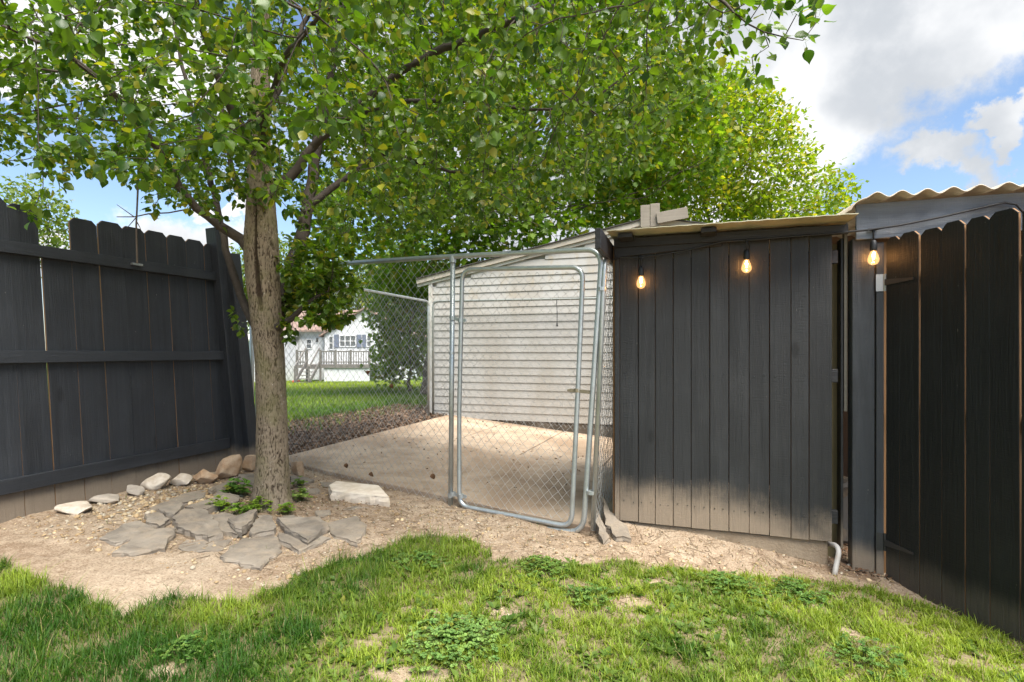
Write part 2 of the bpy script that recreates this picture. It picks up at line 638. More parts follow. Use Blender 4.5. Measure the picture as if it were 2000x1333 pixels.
def m_bark():
    m, t, out = new_mat("bark")
    at_ = nd(t, 'VertexColor', layer_name='Col')      # R: height of the ridge
    tc = nd(t, 'TexCoord')
    v = tc.outputs['Object']
    s = nd(t, 'SeparateColor', {0: at_.outputs[0]})
    f = noise(t, v, 60.0, 5.0, 0.65)
    a = noise(t, v, 5.0, 4.0, 0.6)
    col = mix_(t, ramp_(t, s.outputs[0], 0.15, 0.75), (0.042, 0.028, 0.018), (0.25, 0.198, 0.14))
    col = mix_(t, math_(t, 'MULTIPLY', ramp_(t, a, 0.42, 0.68), 0.5), col, (0.155, 0.145, 0.060))
    fl = noise(t, scaled(t, v, (1, 1, 0.6)), 75.0, 2.0, 0.5)
    lich = math_(t, 'MULTIPLY', ramp_(t, fl, 0.68, 0.74), ramp_(t, s.outputs[0], 0.45, 0.7))
    col = mix_(t, math_(t, 'MULTIPLY', lich, 0.75), col, (0.52, 0.50, 0.42))
    finish(t, out, col, 0.9, f, 0.006, 0.7, spec=0.2)
    return m


def m_branch(name, c0, c1):
    m, t, out = new_mat(name)
    g = nd(t, 'NewGeometry')
    v = g.outputs['Position']
    a = noise(t, v, 22.0, 4.0, 0.6)
    b = noise(t, scaled(t, v, (1, 1, 0.4)), 90.0, 4.0, 0.65)
    col = mix_(t, a, c0, c1)
    col = mix_(t, math_(t, 'MULTIPLY', ramp_(t, b, 0.6, 0.75), 0.5), col, (0.20, 0.19, 0.16))
    finish(t, out, col, 0.85, b, 0.006, 0.8, spec=0.25)
    return m


def m_siding():
    m, t, out = new_mat("vinyl_siding")
    g = nd(t, 'NewGeometry')
    v = g.outputs['Position']
    a = noise(t, scaled(t, v, (1, 1, 0.35)), 2.2, 5.0, 0.6)
    b = noise(t, v, 30.0, 4.0, 0.6)
    s = nd(t, 'SeparateXYZ', {0: v})
    col = mix_(t, ramp_(t, a, 0.35, 0.7), (0.44, 0.43, 0.405), (0.38, 0.355, 0.315))
    col = mix_(t, math_(t, 'MULTIPLY', ramp_(t, b, 0.55, 0.8), 0.35), col, (0.36, 0.31, 0.24))
    # rust-brown streaks washed down from the roof edge
    st = noise(t, scaled(t, v, (1, 1, 0.5)), 7.0, 4.0, 0.65)
    up = ramp_(t, s.outputs[2], 1.9, 2.6)
    col = mix_(t, math_(t, 'MULTIPLY', math_(t, 'MULTIPLY', ramp_(t, st, 0.5, 0.72), up), 0.55), col, (0.40, 0.33, 0.22))
    finish(t, out, col, 0.5, b, 0.002, 0.2, spec=0.4)
    return m


def m_concrete():
    m, t, out = new_mat("concrete")
    g = nd(t, 'NewGeometry')
    v = g.outputs['Position']
    a = noise(t, v, 0.9, 6.0, 0.6, 0.5)
    b = noise(t, v, 6.0, 5.0, 0.65)
    f = noise(t, v, 110.0, 4.0, 0.7)
    col = mix_(t, ramp_(t, a, 0.32, 0.66), (0.30, 0.215, 0.145), (0.50, 0.39, 0.285))
    col = mix_(t, math_(t, 'MULTIPLY', ramp_(t, b, 0.48, 0.7), 0.55), col, (0.25, 0.175, 0.11))
    col = mix_(t, math_(t, 'MULTIPLY', ramp_(t, f, 0.55, 0.8), 0.4), col, (0.14, 0.11, 0.08))
    finish(t, out, col, 0.88, math_(t, 'ADD', f, b), 0.004, 0.5, spec=0.2)
    return m


def m_emit(name, color, strength):
    m, t, out = new_mat(name)
    e = nd(t, 'Emission', {'Color': (*color, 1), 'Strength': strength})
    t.links.new(e.outputs[0], out.inputs['Surface'])
    return m


def m_bulb():
    m, t, out = new_mat("bulb_glass")
    tr = nd(t, 'BsdfTransparent', {'Color': (1.0, 0.90, 0.78, 1)})
    gl = nd(t, 'BsdfGlossy', {'Color': (1, 1, 1, 1), 'Roughness': 0.05})
    fr = nd(t, 'LayerWeight', {'Blend': 0.35})
    mx = nd(t, 'MixShader', {0: math_(t, 'ADD', math_(t, 'MULTIPLY', fr.outputs['Facing'], 0.5), 0.04), 1: tr.outputs[0], 2: gl.outputs[0]})
    em = nd(t, 'Emission', {'Color': (1.0, 0.52, 0.20, 1), 'Strength': 0.28})
    mx = nd(t, 'AddShader', {0: mx.outputs[0], 1: em.outputs[0]})
    t.links.new(mx.outputs[0], out.inputs['Surface'])
    return m


def m_glass_dark(name, c):
    m, t, out = new_mat(name)
    finish(t, out, c, 0.08, spec=0.6)
    return m


M = {
    'fence': m_paint("blue_black_stain", (0.024, 0.0265, 0.031), mud=(0.24, 0.75, 0), fleck=0.55),
    'fence_rail': m_paint("blue_black_stain_rail", (0.024, 0.0265, 0.031), along='Y', fleck=0.4),
    'shed': m_paint("charcoal_stain", (0.0245, 0.0255, 0.0265), mud=(0.52, 0.95, 0.10), fleck=0.25),
    'shed_rail': m_paint("charcoal_stain_rail", (0.026, 0.026, 0.027), along='X', fleck=0.3),
    'beam': m_paint("charcoal_stain_beam", (0.028, 0.028, 0.030), along='Y', fleck=0.2),
    'post': m_paint("slate_grey_stain", (0.038, 0.042, 0.047), mud=(0.24, 0.85, 0), fleck=0.25),
    'fascia': m_paint("grey_fascia_paint", (0.150, 0.165, 0.190), along='X', fleck=0.2, rough=0.6),
    'gate': m_paint("black_stain", (0.009, 0.0105, 0.0105), mud=(0.26, 0.28, 0), fleck=0.2, rough=0.55, vary=0.3),
    'raw': m_wood("raw_cedar", (0.20, 0.105, 0.045), (0.36, 0.21, 0.10)),
    'grey_wood': m_wood("weathered_wood", (0.22, 0.19, 0.15), (0.38, 0.34, 0.28), 'X'),
    'olive_wood': m_wood("treated_post_wood", (0.16, 0.13, 0.06), (0.30, 0.24, 0.12)),
    'brown_wood': m_wood("plywood_brown", (0.10, 0.055, 0.03), (0.20, 0.12, 0.07)),
    'metal': m_metal("galvanised_pipe"),
    'metal_dirty': m_metal("weathered_pipe", (0.30, 0.32, 0.30), 0.55, 0.6, 0.5),
    'wire': m_metal("galvanised_wire", (0.46, 0.46, 0.44), 0.5, 0.1, 0.25),
    'brass': m_metal("tarnished_latch", (0.33, 0.28, 0.19), 0.5, 0.5, 0.6),
    'steel_black': m_metal("black_hardware", (0.05, 0.05, 0.05), 0.45, 0.2, 0.4),
    'steel': m_metal("zinc_hardware", (0.42, 0.42, 0.40), 0.4, 0.3, 0.8),
    'rubber': m_plain("black_rubber", (0.015, 0.015, 0.016), rough=0.45),
    'tyre': m_plain("tyre_rubber", (0.02, 0.018, 0.016), (0.06, 0.045, 0.03), rough=0.8),
    'conduit': m_plain("grey_conduit", (0.42, 0.41, 0.39), (0.34, 0.31, 0.27), rough=0.55),
    'frp': m_plain("yellowed_fibreglass", (0.44, 0.41, 0.27), (0.52, 0.50, 0.38), 4.0, rough=0.45),
    'corr': m_plain("weathered_corrugated_panel", (0.52, 0.46, 0.37), (0.40, 0.32, 0.24), 5.0, rough=0.55),
    'concrete': m_concrete(),
    'footing': m_plain("stained_footing", (0.24, 0.18, 0.12), (0.34, 0.27, 0.19), 5.0, rough=0.95, bump=0.7, bscale=60, bd=0.01),
    'found': m_plain("dark_foundation", (0.075, 0.06, 0.045), (0.16, 0.13, 0.10), 3.0, rough=0.95, bump=0.6, bscale=20, bd=0.01),
    'siding': m_siding(),
    'trim': m_plain("dull_white_trim", (0.60, 0.60, 0.57), (0.50, 0.47, 0.41), 4.0, rough=0.55, bump=0.15),
    'rake': m_wood("grey_rake_board", (0.40, 0.35, 0.28), (0.60, 0.56, 0.48), 'X'),
    'shingle': m_plain("roof_felt", (0.06, 0.055, 0.05), rough=0.95),
    'slate': m_slate(),
    'rock': m_plain("tan_rock", (0.38, 0.235, 0.13), (0.50, 0.37, 0.25), 14.0, rough=0.85, bump=0.7, bscale=22, bd=0.02),
    'rock_pale': m_plain("pale_rock", (0.42, 0.34, 0.255), (0.60, 0.53, 0.44), 14.0, rough=0.85, bump=0.6, bscale=26, bd=0.015),
    'rock_grey': m_plain("grey_rock", (0.29, 0.255, 0.215), (0.42, 0.36, 0.29), 14.0, rough=0.85, bump=0.6, bscale=26, bd=0.015),
    'paver': m_plain("cast_paver", (0.56, 0.46, 0.34), (0.72, 0.63, 0.52), 11.0, rough=0.9, bump=0.5, bscale=70, bd=0.006),
    'bark': m_bark(),
    'branch': m_branch("pear_branch_bark", (0.035, 0.027, 0.021), (0.095, 0.077, 0.062)),
    'branch2': m_branch("maple_branch_bark", (0.06, 0.045, 0.035), (0.14, 0.11, 0.085)),
    'leaf': m_leaf("pear_leaf", 0.45, 0.36, 0.5, (1.5, 1.6, 0.5)),
    'leaf2': m_leaf("maple_leaf", 0.5, 0.5, 0.3, (1.6, 1.55, 0.5)),
    'grass': m_leaf("grass_blade", 0.38, 0.5, 0.3, (1.35, 1.4, 0.5)),
    'dry': m_leaf("dry_leaf", 0.15, 0.8, 0.15, (1, 1, 1)),
    'stone_bits': m_leaf("gravel_bits", 0.0, 0.9, 0.2, (1, 1, 1)),
    'soil': m_ground(),
    'white': m_plain("white_house_siding", (0.66, 0.66, 0.66), (0.58, 0.59, 0.61), 2.0, rough=0.6, bump=0.1),
    'house_roof': m_plain("brown_shingles", (0.20, 0.135, 0.11), (0.27, 0.19, 0.155), 3.0, rough=0.95),
    'pane': m_glass_dark("window_glass", (0.10, 0.11, 0.12)),
    'shutter': m_plain("slate_blue_shutter", (0.13, 0.15, 0.20), rough=0.6),
    'deck': m_plain("grey_deck_boards", (0.12, 0.11, 0.10), (0.19, 0.175, 0.16), 3.0, rough=0.85),
    'red': m_plain("red_plastic", (0.5, 0.06, 0.05), rough=0.5),
    'bulb': m_bulb(),
    'filament': m_emit("filament", (1.0, 0.50, 0.16), 60.0),
}


# ------------------------------------------------------------------ ground
def in_poly(x, y, poly):
    x = np.asarray(x)
    y = np.asarray(y)
    inside = np.zeros(x.shape, bool)
    n = len(poly)
    for i in range(n):
        x0, y0 = poly[i]
        x1, y1 = poly[(i + 1) % n]
        c = ((y0 > y) != (y1 > y))
        xi = (x1 - x0) * (y - y0) / ((y1 - y0) if y1 != y0 else 1e-9) + x0
        inside ^= c & (x < xi)
    return inside


# near edge of the turf, read off the photo and laid on the ground
EDGE_PX = [(-420, 1040), (-150, 1075), (0, 1108), (100, 1140), (190, 1178), (240, 1200), (330, 1172), (450, 1165), (480, 1180), (560, 1140),
           (640, 1108), (720, 1082), (800, 1052), (860, 1046), (940, 1062), (965, 1093), (1060, 1098), (1130, 1108), (1200, 1097), (1290, 1108),
           (1400, 1122), (1500, 1128), (1600, 1136), (1700, 1152), (1770, 1165), (1850, 1195), (1930, 1230), (2010, 1262), (2200, 1330)]
EDGE = [tuple(ground(px, py)[:2]) for px, py in EDGE_PX]
TURF = EDGE + [(4.0, 0.9), (3.0, -1.5), (-5.5, -1.5), (-6.0, 0.5)]
BARE = [(tuple(ground(px, py)[:2]), a, b) for px, py, a, b in [
    (1235, 1180, 0.19, 0.10), (1000, 1200, 0.09, 0.05), (790, 1318, 0.20, 0.06), (330, 1310, 0.10, 0.04),
    (1140, 1150, 0.10, 0.04), (1660, 1240, 0.09, 0.04), (1290, 1140, 0.08, 0.04), (720, 1262, 0.08, 0.03)]]


def turf_density(x, y):
    x = np.asarray(x, float)
    y = np.asarray(y, float)
    jx = x + (fbm(x * 9, y * 9, 0, 21, 3) - 0.5) * 0.12
    jy = y + (fbm(x * 9, y * 9, 0, 31, 3) - 0.5) * 0.12
    d = in_poly(jx, jy, TURF).astype(float)
    for (cx, cy), a, b in BARE:
        u, v = jx - cx, jy - cy
        ca, sa = math.cos(YAW), math.sin(YAW)
        u, v = u * ca + v * sa, -u * sa + v * ca
        d *= 0.12 + 0.88 * sstep(0.55, 1.25, np.sqrt((u / a) ** 2 + (v / b) ** 2))
    # left part is thick, the middle thin and patchy
    lush_shaded = 1 - sstep(-1.75, -1.35, x)
    patch = sstep(0.38, 0.60, fbm(x * 3.1, y * 3.1, 0, 41, 3))
    return d * np.clip(0.62 + 0.55 * patch + 0.5 * lush_shaded, 0, 1)


def spread(lo, hi, step, far, ratio=1.35):
    a = list(np.arange(lo, hi + step, step))
    s = step
    x = a[-1]
    while x < far:
        s *= ratio
        x += s
        a.append(x)
    s = step
    x = lo
    pre = []
    while x > -far:
        s *= ratio
        x -= s
        pre.append(x)
    return np.array(pre[::-1] + a)


def make_ground():
    xs = spread(-4.7, 2.6, 0.021, 420)
    ys = spread(1.7, 4.9, 0.021, 420)
    X, Y = np.meshgrid(xs, ys)
    Z = gfull(X, Y)
    near = (X > -5) & (X < 3) & (Y > 1.2) & (Y < 5.2)
    Z = Z + np.where(near, (fbm(X * 42, Y * 42, 0, 77, 2) - 0.5) * 0.011, 0)
    nx, ny = len(xs), len(ys)
    idx = np.arange(nx * ny).reshape(ny, nx)
    q = np.stack([idx[:-1, :-1], idx[:-1, 1:], idx[1:, 1:], idx[1:, :-1]], -1).reshape(-1, 4)
    den = np.where(near | (Y < 2), turf_density(X, Y), 0)
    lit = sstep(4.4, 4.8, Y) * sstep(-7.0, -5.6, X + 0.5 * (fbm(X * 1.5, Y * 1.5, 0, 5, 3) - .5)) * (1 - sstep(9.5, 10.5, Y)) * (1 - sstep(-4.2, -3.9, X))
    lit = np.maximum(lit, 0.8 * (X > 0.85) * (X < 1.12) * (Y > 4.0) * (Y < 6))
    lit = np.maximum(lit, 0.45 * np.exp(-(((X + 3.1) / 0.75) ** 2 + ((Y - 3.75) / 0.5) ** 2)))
    lawn = np.maximum(1 - sstep(-7.0, -5.6, X + 0.8 * (fbm(X * 1.5, Y * 1.5, 0, 5, 3) - .5)), sstep(9.5, 10.5, Y)) * sstep(4.4, 4.9, Y)
    lawn = np.maximum(lawn, 1 - sstep(-6.2, -5.4, X))
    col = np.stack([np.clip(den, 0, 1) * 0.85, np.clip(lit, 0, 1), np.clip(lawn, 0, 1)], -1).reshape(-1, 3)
    me = np_mesh("ground", np.stack([X, Y, Z], -1).reshape(-1, 3), quads=q, col=col, smooth=True)
    o = link("ground", me, M['soil'])
    tag(o, kind='structure')


make_ground()


def make_slab():
    root = bpy.data.objects.new("concrete_slab", None)
    COL.objects.link(root)
    tag(root, kind='structure')
    pieces = [(-4.12, -0.62, 4.30, 6.44)] + [(a, b, 6.458, 8.93) for a, b in ((-4.12, -3.071), (-3.049, -2.041), (-2.019, -1.011), (-0.989, -0.62))]
    for x0, x1, y0, y1 in pieces:
        mb = MB()
        n = 26 if y0 < 5 else 6
        front = []
        for i in range(n + 1):
            x = x0 + (x1 - x0) * i / n
            yf = y0
            if y0 < 5:      # front edge follows the kennel front and crumbles a little
                yf = 4.01 + (x + 0.68) * -0.150 + 0.05 + 0.035 * float(fbm(x * 4, 3.0, 0, 5, 2))
            front.append((x, yf))
        poly = front + [(x1, y1), (x0, y1)]
        zt = lambda x, y: float(-0.06 * (x + 0.7) - 0.115 * sstep(4.3, 8.6, y) * np.clip((x + 4.3) / 3.1, 0, 1)) + 0.034
        vs = [(x, y, zt(x, y)) for x, y in poly] + [(x, y, zt(x, y) - 0.12) for x, y in poly]
        k = len(poly)
        fs = [tuple(range(k)), tuple(range(2 * k - 1, k - 1, -1))] + [(i, k + i, k + (i + 1) % k, (i + 1) % k) for i in range(k)]
        mb.add(vs, fs)
        mb.build("slab_panel", M['concrete'], root, bevel=0.006, fix=True)


make_slab()


# ------------------------------------------------------------------ boards
def picket(name, mats, parent, w, h, thick, loc, yaw=0.0, dog=0.04, lean=0.0, turn=0.0, raw=True):
    """dog-eared board standing at loc (centre of its foot); its face looks along local -Y; cut edges are material 1"""
    mb = MB()
    o = [(-w / 2, 0), (w / 2, 0), (w / 2, h - dog), (w / 2 - dog, h), (-w / 2 + dog, h), (-w / 2, h - dog)] if dog else [(-w / 2, 0), (w / 2, 0), (w / 2, h), (-w / 2, h)]
    n = len(o)
    vs = [(x, -thick / 2, z) for x, z in o] + [(x, thick / 2, z) for x, z in o]
    fs = [tuple(range(n)), tuple(range(2 * n - 1, n - 1, -1))] + [(i, n + i, n + (i + 1) % n, (i + 1) % n) for i in range(n)]
    mb.add(vs, fs, [0, 0] + [1 if raw else 0] * n)
    me_o = mb.build(name, mats, parent, bevel=0.0022, fix=True)
    me_o.location = loc
    me_o.rotation_euler = (0, lean, yaw + turn)
    return me_o


# ------------------------------------------------------------------ left fence
FX = -4.4


def left_fence():
    root = empty("wooden_fence", (FX, 3.0, 1.315), "dark blue-black board fence with dog-eared tops along the left side", "fence")
    px = [42, 102, 160, 212.5, 259.5, 304, 345, 381, 415, 440]
    yb = [float(on_x(p, 697, FX)[1]) for p in px]
    w0 = yb[1] - yb[0]
    yb = [yb[0] - w0 * k for k in (5, 4, 3, 2, 1)] + yb
    # heights of the board tops (the board between the second and third gap is sawn off at the rail)
    tops = [2.40, 2.38, 2.40, 2.39, 2.40, 2.38, 2.115, 2.375, 2.40, 2.40, 2.41, 2.41, 2.41, 2.40]
    wide = {6: 0.005, 9: 0.006, 5: 0.004}
    for i in range(len(yb) - 1):
        a, b = yb[i], yb[i + 1]
        gap = wide.get(i, 0.003)
        off = random.choice((0.0, 0.004, 0.008))
        zb = 0.16
        p = picket("picket", [M['fence'], M['raw']], root, b - a - gap, tops[i] - zb, 0.018, (FX - 0.012 - off, (a + b) / 2, zb), yaw=math.radians(90),
                   dog=0.0 if i == 6 else 0.035, turn=random.uniform(-.02, .02))
        p.rotation_euler.y = math.radians(-1.5 + random.uniform(-0.25, 0.25))
    y0, y1 = yb[0] - 0.05, float(on_x(438, 697, FX)[1])
    for z, hh in ((2.07, 0.085), (1.315, 0.085), (0.45, 0.098)):
        dz = 0.018 if z > 2 else 0.0
        MB().bar((FX + 0.020, y0, z - dz), (FX + 0.020, y1, z + dz), 0.040, hh).build("rail", M['fence_rail'], root, bevel=0.003)
    # end post with a cover board
    pa, pb = float(on_x(424, 450, FX)[1]), float(on_x(452, 905, FX)[1])
    MB().bar((FX + 0.02, pa, 2.56), (FX + 0.02, pb, 0.13), 0.13, 0.10, up=(0, 1, 0)).build("post", M['fence'], root, bevel=0.004, fix=True)
    MB().bar((FX + 0.085, pa + 0.118, 2.32), (FX + 0.085, pb + 0.118, 0.13), 0.13, 0.13, up=(0, 1, 0)).build("post_cover", M['fence'], root, bevel=0.003, fix=True)
    # little clip on the top rail that holds the twig
    c = on_x(272, 516, FX + 0.05)
    MB().box((c[0] - 0.006, c[1] - 0.045, c[2] - 0.012), (c[0] + 0.018, c[1] + 0.045, c[2] + 0.004)).build("bracket", M['steel'], root)
    root.rotation_euler = (0, math.radians(-2.5), 0)


left_fence()

# ------------------------------------------------------------------ shed
SY = 4.15


def shed():
    root = empty("storage_shed", (0.2, 4.6, 0.0), "low charcoal board shed with a yellowed sheet roof and muddy bottom", "shed")
    px = [1201, 1211, 1247, 1280, 1314.7, 1350, 1386, 1423.3, 1462.6, 1502, 1544, 1579, 1624]
    xb = [float(on_y(p, 740, SY)[0]) for p in px]
    x_l, x_r = xb[0], xb[-1]
    for i in range(len(xb) - 1):
        a, b = xb[i], xb[i + 1]
        zb = 0.09 - 0.012 * (a - x_l) / (x_r - x_l) + random.uniform(-.003, .003)
        gap = 0.005 if i in (2, 4, 6, 9) else 0.0035
        picket("board", [M['shed'], M['raw']], root, b - a - gap, 2.185 - zb, 0.019, ((a + b) / 2, SY - 0.0095 + random.uniform(-.002, .002), zb), dog=0.0,
               lean=random.uniform(-.0008, .0008))
    # rails behind the boards, ends showing on the right
    for z in (1.99, 1.19, 0.24):
        MB().box((x_l + 0.01, SY + 0.004, z - 0.045), (x_r + 0.040, SY + 0.042, z + 0.045)).build("rail", M['shed_rail'], root, bevel=0.003)
    # posts
    for x, y, m in ((x_l + 0.05, SY + 0.09, 'shed'), (x_r + 0.030, SY + 0.19, 'olive_wood'), (x_l + 0.05, 6.0, 'shed'), (x_r + 0.055, 6.0, 'olive_wood')):
        zb = float(gz(x, y)) - 0.1
        MB().box((x - 0.045, y - 0.044, zb), (x + 0.045, y + 0.046, 2.10)).build("post", M[m], root, bevel=0.004)
    # side boards: left side, right side set back, back
    n = 13
    for k in range(n):
        ya = SY + 0.01 + (6.05 - SY) * k / n
        yb_ = SY + 0.01 + (6.05 - SY) * (k + 1) / n
        picket("side_board", [M['shed'], M['raw']], root, yb_ - ya - 0.004, 2.05, 0.018, (x_l - 0.010, (ya + yb_) / 2, 0.1), yaw=math.radians(-90), dog=0.0)
    MB().box((x_r + 0.066, SY + 0.05, 0.02), (x_r + 0.082, SY + 0.16, 2.12)).build("corner_board", M['shed'], root, bevel=0.003)
    MB().box((x_l, 6.05, 0.0), (x_r + 0.12, 6.07, 2.235)).build("back_panel", M['brown_wood'], root)
    # header planks under the roof sheet
    MB().add([(x_l, SY - 0.043, 2.055), (x_l + 0.75, SY - 0.043, 2.10), (x_l + 0.75, SY - 0.043, 2.185), (x_l, SY - 0.043, 2.185),
              (x_l, SY - 0.021, 2.055), (x_l + 0.75, SY - 0.021, 2.10), (x_l + 0.75, SY - 0.021, 2.185), (x_l, SY - 0.021, 2.185)],
             [(0, 1, 2, 3), (7, 6, 5, 4), (0, 4, 5, 1), (1, 5, 6, 2), (2, 6, 7, 3), (3, 7, 4, 0)]).build("header_plank", M['shed_rail'], root, bevel=0.003, fix=True)
    MB().box((x_l, SY - 0.064, 2.125), (x_r + 0.085, SY - 0.045, 2.190)).build("header_plank", M['shed_rail'], root, bevel=0.003)
    # beam that sticks out towards the yard
    MB().box((x_l - 0.062, 3.62, 2.035), (x_l - 0.022, 6.0, 2.175)).build("roof_beam", M['beam'], root, bevel=0.004)
    for x in (x_l + 0.10, x_l + 0.66):
        MB().box((x - 0.05, 3.93, 2.164), (x + 0.05, 6.0, 2.196)).build("purlin", M['beam'], root, bevel=0.003)
    # roof: thin sheet with shallow ribs running back
    mb = MB()
    xs = np.arange(x_l - 0.02, x_r + 0.10, 0.018)
    vs, fs = [], []
    for y, dz in ((3.86, 0.0), (6.3, 0.05)):
        for x in xs:
            vs.append((x, y, 2.203 + dz + 0.0014 * math.sin(x * 2 * math.pi / 0.11)))
    for y, dz in ((3.86, 0.0), (6.3, 0.05)):
        for x in xs:
            vs.append((x, y, 2.208 + dz + 0.0014 * math.sin(x * 2 * math.pi / 0.11)))
    n = len(xs)
    for i in range(n - 1):
        fs += [(i, n + i, n + i + 1, i + 1), (2 * n + i, 2 * n + i + 1, 3 * n + i + 1, 3 * n + i), (i, i + 1, 2 * n + i + 1, 2 * n + i)]
    mb.add(vs, fs)
    mb.build("roof_sheet", M['frp'], root, fix=True)
    # nail heads in rows along the rails
    mb = MB()
    for i in range(1, len(xb) - 1):
        for z in (1.99, 1.19, 0.24):
            for f in (0.25, 0.75):
                x = xb[i] + (xb[i + 1] - xb[i]) * f + random.uniform(-.008, .008)
                zz = z + random.uniform(-.012, .012)
                mb.box((x - .0028, SY - 0.0235, zz - .0028), (x + .0028, SY - 0.012, zz + .0028))
    tag(mb.build("nails", M['steel_black'], root), kind='stuff')
    # rendered footing under the boards
    mb = MB()
    mb.box((x_l - 0.01, SY + 0.002, -0.25), (x_r - 0.02, SY + 0.10, 0.078))
    mb.build("footing", M['footing'], root, bevel=0.008)
    return x_l, x_r


XL, XR = shed()


# ------------------------------------------------------------------ lean-to on the right and its gate
def lean_to():
    root = empty("lean_to", (2.2, 5.0, -0.12), "grey timber lean-to with corrugated roof behind the black gate", "lean-to")
    xp0 = float(on_y(1663, 800, SY)[0])
    xp1 = float(on_y(1707, 800, SY)[0])
    xt1 = float(on_y(1726, 800, SY - 0.03)[0])
    MB().box((xp0, SY - 0.02, -0.2), (xp1, SY + 0.09, 2.10)).build("post", M['post'], root, bevel=0.004)
    MB().box((xp1 + 0.004, SY - 0.035, -0.2), (xt1, SY - 0.005, 2.065)).build("trim_board", M['post'], root, bevel=0.003)
    MB().box((xp1 + 0.004, SY - 0.0045, -0.2), (xt1 + 0.028, SY + 0.05, 2.07)).build("door_jamb", M['raw'], root, bevel=0.002)
    MB().box((xp0 + 0.012, SY - 0.060, 2.085), (4.0, SY - 0.038, 2.315)).build("fascia", M['fascia'], root, bevel=0.003)
    MB().box((3.9, SY - 0.02, -0.25), (4.0, SY + 0.09, 2.10)).build("post", M['post'], root, bevel=0.004)
    # left side: uneven old boards edge-on in the gap, back wall of bare planks
    for k in range(5):
        y = SY + 1.06 + k * 0.24
        MB().box((xp0 + 0.012, y, -0.15), (xp0 + 0.030, y + 0.232, 2.12)).build("side_board", M['brown_wood'], root)
    MB().box((xp0 - 0.030, SY + 0.05, 0.95), (xp0 - 0.012, SY + 0.10, 2.30)).build("edge_strip", M['grey_wood'], root)
    for k in range(15):
        x = xp0 - 0.1 + k * 0.2
        MB().box((x, 6.32, -0.2), (x + 0.196, 6.34, 2.53)).build("back_board", M['brown_wood'], root)
    MB().box((3.96, SY + 0.1, -0.25), (3.98, 6.32, 2.3)).build("side_panel", M['brown_wood'], root)
    # corrugated roof
    xs = np.arange(xp0 - 0.045, 4.1, 0.0145)
    n = len(xs)
    vs, fs = [], []
    for lay in (0.0, 0.006):
        for y, dz in ((SY - 0.16, 0.0), (6.5, 0.20)):
            for x in xs:
                droop = -0.10 * max(0.0, (xp0 + 0.03 - x) / 0.075) ** 1.3
                vs.append((x, y + 0.01 * math.sin(x * 5), 2.338 + dz + lay + 0.017 * math.sin(x * 2 * math.pi / 0.135) + droop))
    for i in range(n - 1):
        fs += [(i, n + i, n + i + 1, i + 1), (2 * n + i, 2 * n + i + 1, 3 * n + i + 1, 3 * n + i), (i, i + 1, 2 * n + i + 1, 2 * n + i)]
    mb = MB()
    mb.add(vs, fs)
    mb.build("roof_sheet", M['corr'], root, smooth=True, fix=True)

    # swung-out picket gate
    A = np.array([xt1 + 0.012, SY - 0.045])
    dirv = np.array([0.505, -0.863])
    dirv /= np.linalg.norm(dirv)
    nrm = np.array([dirv[1], -dirv[0]])           # towards the camera side
    g = empty("picket_gate", (A[0], A[1], 0.0), "black dog-eared picket gate swung open beside the grey post", "gate")

    def s_of(px):
        r = ray(px, 740)
        # intersect ground track with the gate line
        m = np.array([[r[0], -dirv[0]], [r[1], -dirv[1]]])
        return float(np.linalg.solve(m, A)[1])
    ss = [0.0] + [s_of(p) for p in (1758.8, 1798, 1841, 1887, 1936, 1995)]
    w = ss[-1] - ss[-2]
    ss += [ss[-1] + w * 1.0, ss[-1] + w * 2.0]
    yaw = math.atan2(dirv[1], dirv[0])
    for i in range(len(ss) - 1):
        c = A + dirv * (ss[i] + ss[i + 1]) / 2
        gap = (0.003, 0.0045, 0.0025, 0.0055, 0.0065, 0.004, 0.004, 0.004)[i]
        top = 2.085 + (0.0, 0.006, -0.004, 0.008, 0.0, 0.006, 0.0, 0.0)[i]
        zb = -0.155 - 0.012 * i
        picket("picket", [M['gate'], M['raw']], g, ss[i + 1] - ss[i] - gap, top - zb, 0.018, (c[0], c[1], zb), yaw=yaw, dog=0.030, lean=random.uniform(-.003, .003))
    L = ss[-1]
    back = -nrm * 0.030
    for z in (1.80, 0.98, 0.12):
        p = A + dirv * 0.03 + back
        q = A + dirv * (L - 0.02) + back
        MB().bar((p[0], p[1], z), (q[0], q[1], z), 0.036, 0.088).build("rail", M['raw'], g, bevel=0.003)
    for z in (1.80, 0.12):        # T hinges: plate on the trim board, strap across the first boards
        x = xt1 - 0.022
        MB().box((x - 0.024, SY - 0.0395, z - 0.055), (x + 0.022, SY - 0.0355, z + 0.055)).tube([(xt1 + 0.003, SY - 0.045, z - 0.055), (xt1 + 0.003, SY - 0.045, z + 0.055)], 0.007).build("hinge_plate", M['steel' if z > 1 else 'steel_black'], g)
        f = nrm * 0.0125
        p = A + f
        q = A + dirv * 0.20 + f
        mb = MB()
        d3 = np.array([dirv[0], dirv[1], 0])
        n3 = np.array([nrm[0], nrm[1], 0])
        p3, q3 = np.array([p[0], p[1], z]), np.array([q[0], q[1], z])
        u3 = np.array([0, 0, 1.0])
        vs = [p3 - u3 * .020, q3 - u3 * .007, q3 + u3 * .007, p3 + u3 * .020]
        vs += [v + n3 * 0.004 for v in vs]
        mb.add(vs, [(0, 1, 2, 3), (7, 6, 5, 4), (0, 4, 5, 1), (1, 5, 6, 2), (2, 6, 7, 3), (3, 7, 4, 0)])
        mb.build("hinge_strap", M['steel_black'], g, fix=True)


lean_to()


